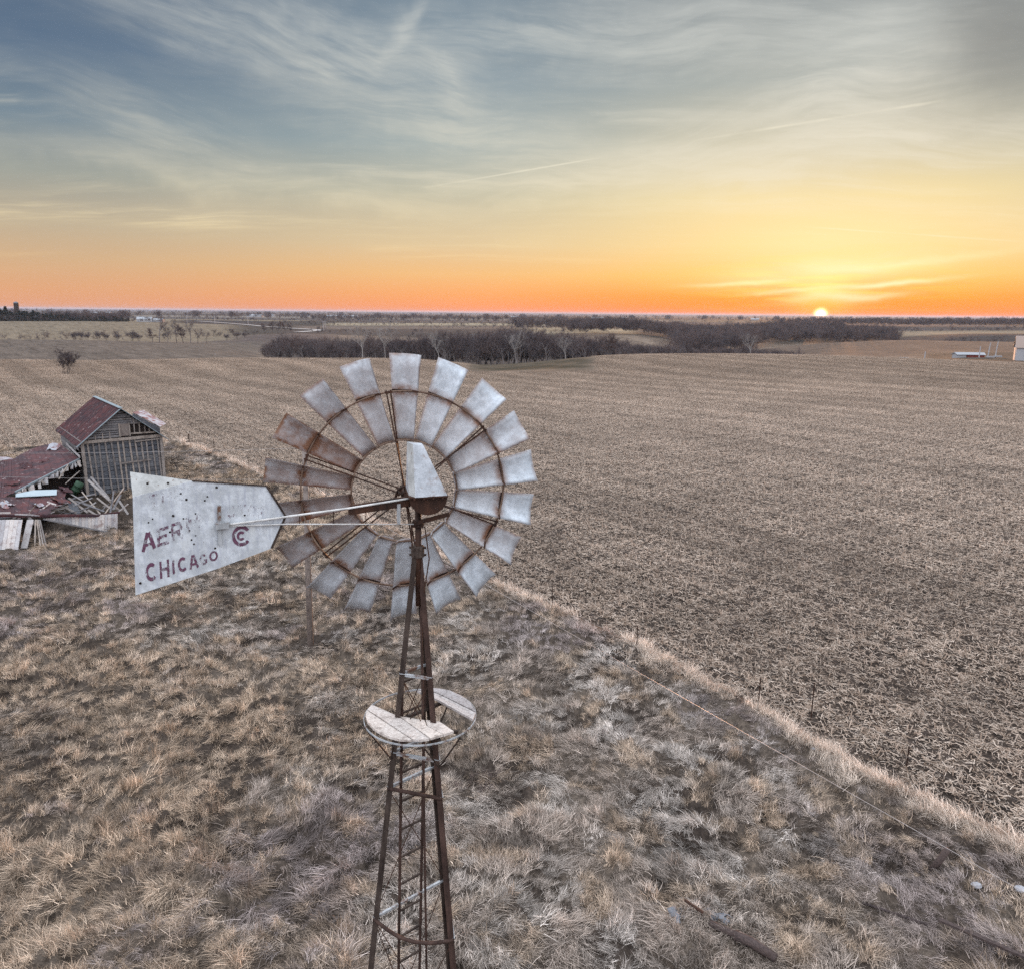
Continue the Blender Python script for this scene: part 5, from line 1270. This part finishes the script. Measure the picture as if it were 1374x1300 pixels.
# ------------------------------------------------------------------ trees
def bark(name, a, c_):
    m, q, b = mat(name, .95, 0, .1); q.put(b.inputs['Base Color'], q.mix(q.noise(obj_pos(q), 1.3, 4), a, c_)); return m
M_BARK = bark('dark_bark', (.06, .048, .047), (.15, .125, .12)); M_TWIG = bark('grey_twigs', (.092, .076, .080), (.175, .147, .148))
M_TWIG_RED = bark('reddish_twigs', (.10, .074, .072), (.175, .135, .13)); M_PALE = bark('pale_sycamore_bark', (.22, .20, .19), (.38, .35, .33)); M_BARK2 = bark('grey_trunk_bark', (.14, .12, .12), (.28, .25, .24)); M_TWIG_DARK = bark('dark_twigs', (.052, .042, .045), (.105, .084, .087))
M_EVER = bark('dark_evergreen', (.03, .036, .034), (.085, .085, .072))
def tree_meshes(seed, h, spread, trunk_f, ntw, mt_trunk, mt_twig, stems=1, twig_w=.045):
    rd = random.Random(seed); tr, cr = MB(), MB(); tips = []
    def grow(p, d, l, r_, lev):
        n = 3; pts = [p]
        for i in range(n):
            d = (d + Vector((rd.gauss(0, .13), rd.gauss(0, .13), rd.gauss(.03, .06)))).normalized(); p = p + d * l / n; pts.append(p)
        (tr if lev < 2 else cr).tube([tuple(a) for a in pts], r_, 5 if lev < 2 else 3, r_ * .55, caps=False)
        if lev >= 3: tips.append((pts, d)); return
        nb = {0: 6, 1: 4, 2: 3}[lev]
        for i in range(nb):
            f = rd.uniform(.42 if lev == 0 else .3, 1.0); k = min(int(f * n), n - 1); q_ = pts[k].lerp(pts[k + 1], f * n - k)
            a = rd.uniform(0, 6.28); out = Vector((math.cos(a), math.sin(a), rd.uniform(.1, .9) / spread)).normalized()
            grow(q_, (d * .55 + out * .8 * spread ** .5).normalized(), l * rd.uniform(.42, .62), r_ * .45, lev + 1)
    for s in range(stems):
        a = rd.uniform(0, 6.28); d0 = Vector((math.cos(a) * .35, math.sin(a) * .35, 1)).normalized() if stems > 1 else Vector((rd.gauss(0, .05), rd.gauss(0, .05), 1)).normalized()
        grow(Vector((math.cos(a) * .3 * (stems > 1), math.sin(a) * .3 * (stems > 1), -.3)), d0, h * trunk_f, h * .018 / stems ** .4, 0)
    per = max(1, ntw // len(tips)); vs = []; fs = []
    for pts, d in tips:
        for i in range(per):
            q_ = pts[rd.randrange(len(pts))]; dd = (d * .6 + Vector((rd.gauss(0, .7), rd.gauss(0, .7), rd.gauss(.35, .5)))).normalized(); l = h * rd.uniform(.05, .12)
            sd_ = dd.cross(Vector((rd.gauss(0, 1), rd.gauss(0, 1), rd.gauss(0, 1)))).normalized() * twig_w * .5; e = q_ + dd * l; o = len(vs)
            vs += [q_ - sd_, q_ + sd_, e + sd_ * .5, e - sd_ * .5]; fs.append((o, o + 1, o + 2, o + 3))
    cr.add(vs, fs)
    return tr.mesh('trunk', mt_trunk), cr.mesh('crown', mt_twig)
KINDS = [tree_meshes(200 + k, h, sp, .62, 620, (M_BARK, M_BARK2)[k % 2], (M_TWIG, M_TWIG_DARK, M_TWIG_RED)[k % 3]) for k, (h, sp) in enumerate([(13, 1.0), (15, .9), (12, 1.2), (14, 1.1), (11, 1.0), (16, .8)])]
PALE = tree_meshes(230, 14, .7, .66, 420, M_PALE, M_PALE, twig_w=.05)
OAK = tree_meshes(240, 12, 1.5, .5, 1700, M_BARK, M_TWIG_RED, twig_w=.05)
BUSH = tree_meshes(250, 5.0, 1.5, .55, 1500, M_BARK, M_TWIG, stems=5, twig_w=.04)
BUSH2 = tree_meshes(254, 5.0, 1.1, .6, 1900, M_BARK, M_TWIG_DARK, stems=6, twig_w=.05)
SHRUB = tree_meshes(260, 1.0, 1.0, .6, 420, M_LOG, M_TWIG_RED, stems=5, twig_w=.010)
def make_tree(name, mp, x, y, s, label, cat, grp=None, rz=None):
    o = empty(name, (x, y, gz(x, y) - .1), label, cat, grp); o.scale = (s, s, s); o.rotation_euler = (0, 0, random.uniform(0, 6.28) if rz is None else rz)
    link('trunk', mp[0], o); link('crown', mp[1], o); return o
def place(px, r): d = ray(px, 470); a = math.atan2(d[0], d[1]); return r * math.sin(a), r * math.cos(a)
def top_tree(mp, x_, y_, row, r_):
    d_ = ray(np.interp(math.atan2(x_, y_), AZC, COLS), row); zt_ = CAMH + d_[2] / math.hypot(d_[0], d_[1]) * r_
    hm_ = max(v.co.z for v in mp[1].vertices); return max((zt_ - gz(x_, y_)) / hm_, .2)
LBL = 'bare dark tree in the long valley wood beyond the stubble field'
protos = []
nw = 0; stuff_pts = []
edge = lambda px: np.interp(px, [352, 400, 620, 650, 720, 780, 860, 1060], [262, 256, 256, 272, 268, 262, 250, 262])
rt_ = random.Random(3)
TOPX = [356, 375, 400, 480, 560, 620, 650, 700, 750, 780, 830, 900, 960, 1060]; TOPY = [458, 451, 448, 451, 449, 447, 442, 439, 442, 448, 454, 461, 463, 466]
for row, (n_, dr) in enumerate(((104, 2), (84, 13), (58, 27))):
    for i in range(n_):
        px = 356 + (1060 - 356) * (i + rt_.uniform(0, .95)) / n_; r_ = edge(px) + dr + rt_.uniform(0, 10)
        if px > 960 and row == 0 and rt_.random() < .5: r_ += 40
        x_, y_ = place(px, r_); kd = KINDS[rt_.randrange(6)]
        s_ = top_tree(kd, x_, y_, np.interp(px, TOPX, TOPY) + 3 - row * 2 + 5 * math.sin(px * .061) + rt_.choice((-4, 0, 2, 5, 9)) + rt_.uniform(-2, 4), r_)
        if row == 0 and rt_.random() < .45: s_ *= rt_.uniform(.4, .75)
        make_tree('bare_tree', kd, x_, y_, s_, LBL, 'tree', 'bare trees of the valley wood')
for px, r_, s_, lb in ((487, 256, .80, 'left of the two pale barked sycamores standing out in the valley wood'), (516, 256, .86, 'right of the two pale barked sycamores standing out in the valley wood'),
                       (590, 256, .72, 'pale sycamore in the wood seen between two upper blades'), (692, 266, .8, 'pale sycamore in front of the tall wood right of the wheel'), (760, 262, .62, 'pale leaning tree at the wood edge near the knoll'),
                       (1008, 262, .6, 'pale thin tree at the far right end of the valley wood')):
    x_, y_ = place(px, r_); make_tree('pale_tree', PALE, x_, y_, s_, lb, 'tree', 'pale trees of the valley wood')
x_, y_ = place(817, 246); make_tree('oak_tree', OAK, x_, y_, .78, 'rounded reddish oak standing alone on the knoll before the wood', 'tree')
x_, y_ = place(90, 176); make_tree('bush', BUSH2, x_ - .8, y_, 1.0, 'dark leafless bush alone in the stubble field at the left', 'bush')
for i, (px, r_, s_) in enumerate(((206, 480, .75), (215, 478, 1.0), (226, 486, .7), (238, 480, .95), (247, 476, 1.0), (256, 484, .95), (266, 478, .75), (278, 490, .6))):
    x_, y_ = place(px, r_); make_tree('bare_tree', (KINDS + [OAK, OAK])[rt_.randrange(8)], x_, y_, s_, 'bare tree, %s from the left in the eight-tree clump between the left fields' % ['first', 'second', 'third', 'fourth', 'fifth', 'sixth', 'seventh', 'eighth'][i], 'tree', 'tree clump between the left fields')
for i, (px, r_, s_) in enumerate(((102, 505, 1.1), (110, 507, 1.3), (119, 506, 1.0), (133, 500, 1.3), (145, 502, 1.0), (158, 504, 1.0), (178, 500, 1.5), (188, 498, 1.1), (305, 560, 1.1), (318, 570, 1.3), (330, 575, 1.0))):
    x_, y_ = place(px, r_); make_tree('hedge_bush', BUSH, x_, y_, s_, 'leafless bush, %s from the left in the hedge line between the left fields' % ['first', 'second', 'third', 'fourth', 'fifth', 'sixth', 'seventh', 'eighth', 'ninth', 'tenth', 'eleventh'][i], 'bush', 'bushes of the left hedge line')
for i, (px, r_, s_) in enumerate(((357, 700, .9), (366, 696, 1.05), (374, 705, 1.05), (384, 698, .95), (392, 703, .8))):
    x_, y_ = place(px, r_); make_tree('bare_tree', OAK, x_, y_, s_, 'round bare tree, %s from the left beside the gravel road' % ['first', 'second', 'third', 'fourth', 'fifth'][i], 'tree', 'tree clump beside the gravel road')
# shrubs in the yard
for px, py, s_, lb in ((636, 1052, .95, 'reddish leafless shrub right of the windmill tower'), (826, 985, .75, 'low brown shrub in the grass left of the overhead wire')):
    w_ = at_z(px, py, .1); o = make_tree('shrub', SHRUB, w_[0], w_[1], s_, lb, 'shrub')
# far woods: masses
fw = []
def band(px0, px1, r0, r1, n, s0, s1):
    for _ in range(n):
        x_, y_ = place(rt_.uniform(px0, px1), rt_.uniform(r0, r1)); fw.append((x_, y_, rt_.uniform(s0, s1)))
for _ in range(820):
    px = rt_.uniform(358, 1070); r_ = rt_.uniform(292, 350); x_, y_ = place(px, r_)
    fw.append((x_, y_, min(1.2, top_tree(KINDS[0], x_, y_, np.interp(px, TOPX, TOPY) + rt_.uniform(-1, 6), r_))))
band(764, 906, 600, 800, 420, .8, 1.1); band(690, 800, 780, 900, 200, .7, 1.0)
band(900, 1010, 430, 900, 620, .8, 1.1); band(985, 1200, 600, 800, 620, .75, 1.05); band(1000, 1130, 780, 900, 260, .8, 1.1)
band(1040, 1380, 1250, 1700, 620, .8, 1.1); band(1120, 1380, 1500, 1800, 300, .9, 1.2)
band(80, 175, 1000, 1250, 260, .7, .95); band(420, 760, 1350, 1700, 380, .8, 1.1)
for (pa, pb_, r0, n_) in ((0, 420, 1700, 240), (300, 700, 2300, 260), (640, 1100, 2600, 260), (0, 1374, 3200, 420), (0, 1374, 4600, 420), (0, 1374, 7000, 500)):
    for _ in range(n_):
        c_ = rt_.uniform(pa, pb_); c_ = c_ + 12 * math.sin(c_ * .13) ; x_, y_ = place(c_, r0 * rt_.uniform(.85, 1.2)); fw.append((x_, y_, rt_.uniform(.8, 1.25) * (1.0 if r0 < 4000 else 1.2)))
for (a_, b_, ra_, rb_, n_) in ((0, 350, 590, 640, 90), (420, 760, 690, 660, 80), (560, 800, 900, 860, 90), (0, 240, 955, 965, 130), (380, 760, 1040, 1120, 170), (240, 520, 1290, 1330, 120), (1120, 1380, 610, 640, 60), (1100, 1380, 930, 985, 150), (860, 1060, 1150, 1250, 140), (0, 700, 1500, 1620, 220), (700, 1380, 1950, 2100, 260)):
    for _ in range(n_):
        f_ = rt_.random(); x_, y_ = place(a_ + (b_ - a_) * f_, ra_ + (rb_ - ra_) * f_ + rt_.uniform(-9, 9)); fw.append((x_, y_, rt_.choice((.22, .3, .4, .55))))
fw = np.array(fw); n = len(fw)
scatter('far_woodland', [KINDS[k][1] for k in range(6)] , np.stack([fw[:, 0], fw[:, 1], terrain(fw[:, 0], fw[:, 1]) - .6], 1), np.stack([np.zeros(n), np.zeros(n), RNG.uniform(0, 6.28, n)], 1),
        np.stack([fw[:, 2] * 1.15, fw[:, 2] * 1.15, fw[:, 2]], 1), np.ones((n, 3)), RNG.integers(0, 6, n))
# dark evergreen wood at the far left
def cone_tree(seed):
    rd = random.Random(seed); mb = MB(); vs = []; fs = []
    mb.tube([(0, 0, -.3), (0, 0, 3)], .22, 5, .15)
    for _ in range(340):
        f = rd.random() ** .8; z_ = 1.2 + f * 11; rr_ = (1 - f) * 3.0 * rd.uniform(.5, 1.05) + .15; a = rd.uniform(0, 6.28); c_ = Vector((math.cos(a) * rr_, math.sin(a) * rr_, z_))
        u_ = Vector((rd.gauss(0, 1), rd.gauss(0, 1), rd.gauss(0, .6))).normalized() * .8; v_ = u_.cross(Vector((rd.gauss(0, 1), rd.gauss(0, 1), 1))).normalized() * .5; o = len(vs)
        vs += [c_ - u_ - v_, c_ + u_ - v_, c_ + u_ * .3 + v_]; fs.append((o, o + 1, o + 2))
    mb.add(vs, fs); return mb.mesh('evergreen', M_EVER)
EV = [cone_tree(300), cone_tree(301)]
ev = []
for _ in range(420):
    px = rt_.uniform(-60, 96) if rt_.random() < .75 else rt_.uniform(90, 178); r_ = rt_.uniform(960, 1200); x_, y_ = place(px, r_)
    s_ = rt_.uniform(.65, 1.1) * (1.15 if px < 14 else .85 if px < 60 else .68 if px < 98 else .5); ev.append((x_, y_, s_))
ev = np.array(ev); n = len(ev)
scatter('evergreen_wood', EV, np.stack([ev[:, 0], ev[:, 1], terrain(ev[:, 0], ev[:, 1]) - .5], 1), np.stack([np.zeros(n), np.zeros(n), RNG.uniform(0, 6.28, n)], 1), np.stack([ev[:, 2] * 1.3, ev[:, 2] * 1.3, ev[:, 2]], 1), np.ones((n, 3)), RNG.integers(0, 2, n))

# ------------------------------------------------------------------ far farms
M_WBLD, q, b = mat('white_siding', .7); b.inputs['Base Color'].default_value = (.42, .42, .44, 1)
M_TROOF, q, b = mat('tan_metal_roof', .6); q.put(b.inputs['Base Color'], q.mix(q.noise(obj_pos(q), .6, 3), (.30, .23, .20), (.36, .28, .24)))
M_GROOF, q, b = mat('grey_metal_roof', .5); b.inputs['Base Color'].default_value = (.36, .38, .41, 1)
M_REDB, q, b = mat('red_barn_paint', .7); b.inputs['Base Color'].default_value = (.22, .045, .035, 1)
def house(name, px, r_, w, d, h, rise, rz, mw_, mr_, label, cat='building', grp=None, win=0, dz=0.):
    x_, y_ = place(px, r_); z_ = gz(x_, y_) + dz; o = empty(name, (x_, y_, z_), label, cat, grp); o.rotation_euler = (0, 0, rz)
    wl = link('wall', MB().box((0, 0, h / 2 - .5), w, d, h + 1).prism([(-w / 2 + .01, 0, h), (w / 2 - .01, 0, h), (w / 2 - .01, 0, h + .01), (-w / 2 + .01, 0, h + .01)], (0, d, 0)).mesh('wall', mw_), o)
    rf = MB()
    for s in (-1, 1):
        rf.prism([(-w / 2 - .3, 0, h + rise + .05), (w / 2 + .3, 0, h + rise + .05), (w / 2 + .3, s * (d / 2 + .3), h - .1), (-w / 2 - .3, s * (d / 2 + .3), h - .1)], (0, 0, .12))
    link('roof', rf.mesh('roof', mr_), o)
    gbm = MB()
    for s in (-1, 1): gbm.prism([(s * (w / 2 - .05), -d / 2, h), (s * (w / 2 - .05), d / 2, h), (s * (w / 2 - .05), 0, h + rise)], (.06, 0, 0))
    link('gable', gbm.mesh('gable', mw_), o)
    for k in range(win):
        link('window', MB().box((-w / 2 + (k + .5) * w / win, -d / 2 - .03, h * .55), 1.0, .06, 1.2).mesh('window', M_BLACK), o)
    return o
house('farm_shed', 1391, 262, 10, 7, 3.6, 3.0, R(-28), M_WBLD, M_TROOF, 'white farm shed with tan roof cut by the right edge of the photo', win=2)
house('calf_hutch', 1288, 285, 3.2, 2.2, 1.1, .5, R(12), M_WBLD, M_GROOF, 'left of the two low pale calf hutches in the dark lot', grp='calf hutches in the dark lot')
house('calf_hutch', 1308, 288, 5.2, 2.2, .9, .5, R(-8), M_REDB, M_GROOF, 'right and longer of the two low calf hutches in the dark lot', grp='calf hutches in the dark lot')
for px, r_, h_, l_, lb in ((1315, 283, 3.4, .05, 'pale upright post beside the longer calf hutch'), (1326.5, 280, 4.6, .35, 'tall pale leaning post in the middle of the dark lot'), (1336.5, 284, 5.0, .35, 'rightmost pale leaning post in the dark lot'),
                           (1242, 270, 2.6, 0, 'short faint post at the left end of the dark lot')):
    x_, y_ = place(px, r_); z_ = gz(x_, y_); o = link('lot_post', MB().tube([(0, 0, -.3), (l_ * .4, 0, h_ * .5), (l_, 0, h_)], .17, 6, .12).mesh('lot_post', M_WBLD)); o.location = (x_, y_, z_); tag(o, lb, 'post', 'pale posts in the dark lot')
for px, r_, lb in ((1330, 274, 'left pale trough on the dark lot'), (1340, 284, 'right pale trough on the dark lot'), (1214, 250, 'tiny white trough at the edge of the field right of the sun')):
    x_, y_ = place(px, r_); z_ = gz(x_, y_); o = link('trough', MB().box((0, 0, .3), 2.2, .9, .08).box((0, -.42, .45), 2.2, .06, .5).box((0, .42, .45), 2.2, .06, .5).box((-1.07, 0, .45), .06, .8, .5).box((1.07, 0, .45), .06, .8, .5).mesh('trough', M_WBLD)); o.location = (x_, y_, z_); tag(o, lb, 'trough', 'pale troughs by the dark lot')
house('farm_house', 1055, 790, 8, 6, 2.6, 2.0, R(20), M_WBLD, M_GROOF, 'white farmhouse among reddish trees just left of the sun', win=3, dz=2.2)
house('farm_barn', 1069, 800, 14, 6, 1.6, 1.4, R(10), M_WBLD, M_GROOF, 'long low white barn just below the sun', dz=1.8)
house('farm_barn', 198, 1010, 16, 10, 2.6, 2.6, R(14), M_WBLD, M_GROOF, 'white roofed barn at the far edge of the left field', dz=.5)
house('farm_barn', 214, 1010, 15, 8, 2.2, 1.4, R(5), M_WBLD, M_GROOF, 'lower white barn right of the white roofed barn in the left field', dz=.5)
for i, (px, r_, w) in enumerate(((118, 2700, 30), (131, 2800, 46), (150, 2900, 24), (345, 2300, 60), (365, 2500, 40), (412, 2600, 46), (446, 2400, 34), (460, 2500, 54), (476, 2450, 36), (800, 2700, 60), (836, 2800, 30), (690, 3000, 40), (1010, 3000, 40), (1236, 3100, 40))):
    wh = ['above the far left evergreen wood', 'just right of the far left evergreen wood', 'third from the left on the horizon', 'beside the dark field on the horizon', 'left of the road bend on the horizon', 'above the road bend', 'just right of the road bend', 'largest one above the left end of the wood', 'right of the larger one above the wood', 'above the tall middle wood', 'right of the one above the tall middle wood', 'directly above the topmost blade', 'left of the setting sun', 'right of the setting sun'][i]
    house('far_building', px, r_, w * .7, 12, 3.5, 2.5, R(random.uniform(-20, 20)), M_WBLD, M_GROOF, 'tiny white farm building on the horizon, ' + wh, grp='farm buildings on the horizon', dz=2)
# silo on the left
x_, y_ = place(29, 1080); z_ = gz(x_, y_); o = empty('silo', (x_, y_, z_), 'dark round silo rising over the evergreen wood at far left', 'silo')
link('shaft', MB().lathe((0, 0, 0), (0, 0, 1), [(-1, 2.6), (20.5, 2.6)], 14).mesh('shaft', M_LEG), o); link('dome', MB().lathe((0, 0, 20.4), (0, 0, 1), [(0, 2.7), (.9, 2.2), (1.5, 1.2), (1.8, .1)], 14).mesh('dome', M_SLAB), o)
for px, r_, h_, lb in ((222, 1150, 9, 'leftmost distant white mast'), (254, 1000, 9, 'distant white mast left of the dark field'), (291, 980, 9, 'distant white mast in the middle of the dark field'), (335, 960, 11, 'distant white mast where the gravel road begins'),
                       (435, 860, 9, 'left of the paired pale masts by the road bend'), (437.5, 864, 9, 'right of the paired pale masts by the road bend')):
    x_, y_ = place(px, r_); z_ = gz(x_, y_); o = empty('mast_pole', (x_, y_, z_), lb, 'pole', 'distant pale masts'); link('shaft', MB().tube([(0, 0, -.5), (0, 0, h_)], .28, 6, .2).mesh('shaft', M_WBLD), o); link('crossarm', MB().box((0, 0, h_ - .8), 1.8, .15, .15).mesh('crossarm', M_WBLD), o)
# gravel road
M_ROAD, q, b = mat('pale_gravel', .9); q.put(b.inputs['Base Color'], q.mix(q.noise(geo_pos(q), .3, 4), (.42, .38, .36), (.55, .50, .47)))
def road(name, pxs, w):
    P_ = [np.array([*place(a, r_), 0.]) for a, r_ in pxs]; vs = []; fs = []
    ts = np.linspace(0, len(P_) - 1, len(P_) * 8); xs = np.interp(ts, range(len(P_)), [p_[0] for p_ in P_]); ys = np.interp(ts, range(len(P_)), [p_[1] for p_ in P_])
    for i in range(len(ts)):
        j0, j1 = max(i - 1, 0), min(i + 1, len(ts) - 1); d = np.array([xs[j1] - xs[j0], ys[j1] - ys[j0]]); d /= np.linalg.norm(d); nx, ny = -d[1] * w / 2, d[0] * w / 2
        for s in (-1, 1):
            x_, y_ = xs[i] + s * nx, ys[i] + s * ny; vs.append((x_, y_, gz(x_, y_) + .35))
    fs = [(2 * i, 2 * i + 1, 2 * i + 3, 2 * i + 2) for i in range(len(ts) - 1)]
    tag(link(name, MB().add(vs, fs).mesh(name, M_ROAD)), kind='structure')
road('gravel_road', [(268, 1180), (300, 1080), (330, 1000), (356, 940), (395, 900), (425, 860), (432, 835), (415, 800), (400, 780)], 9)

# ------------------------------------------------------------------ air
hz = bpy.data.materials.new('haze_air'); hz.use_nodes = True; ht = hz.node_tree; ht.nodes.clear()
pv = ht.nodes.new('ShaderNodeVolumePrincipled'); pv.inputs['Color'].default_value = (.62, .76, 1.0, 1); pv.inputs['Density'].default_value = 4.5e-5; pv.inputs['Anisotropy'].default_value = .3
oo = ht.nodes.new('ShaderNodeOutputMaterial'); ht.links.new(pv.outputs[0], oo.inputs['Volume'])
zmin, zmax = float(verts[:, 2].min()) - 1.0, 30.0
tag(link('haze', MB().box((0, 0, (zmin + zmax) / 2), 54000, 54000, zmax - zmin).mesh('haze', hz)), kind='stuff')
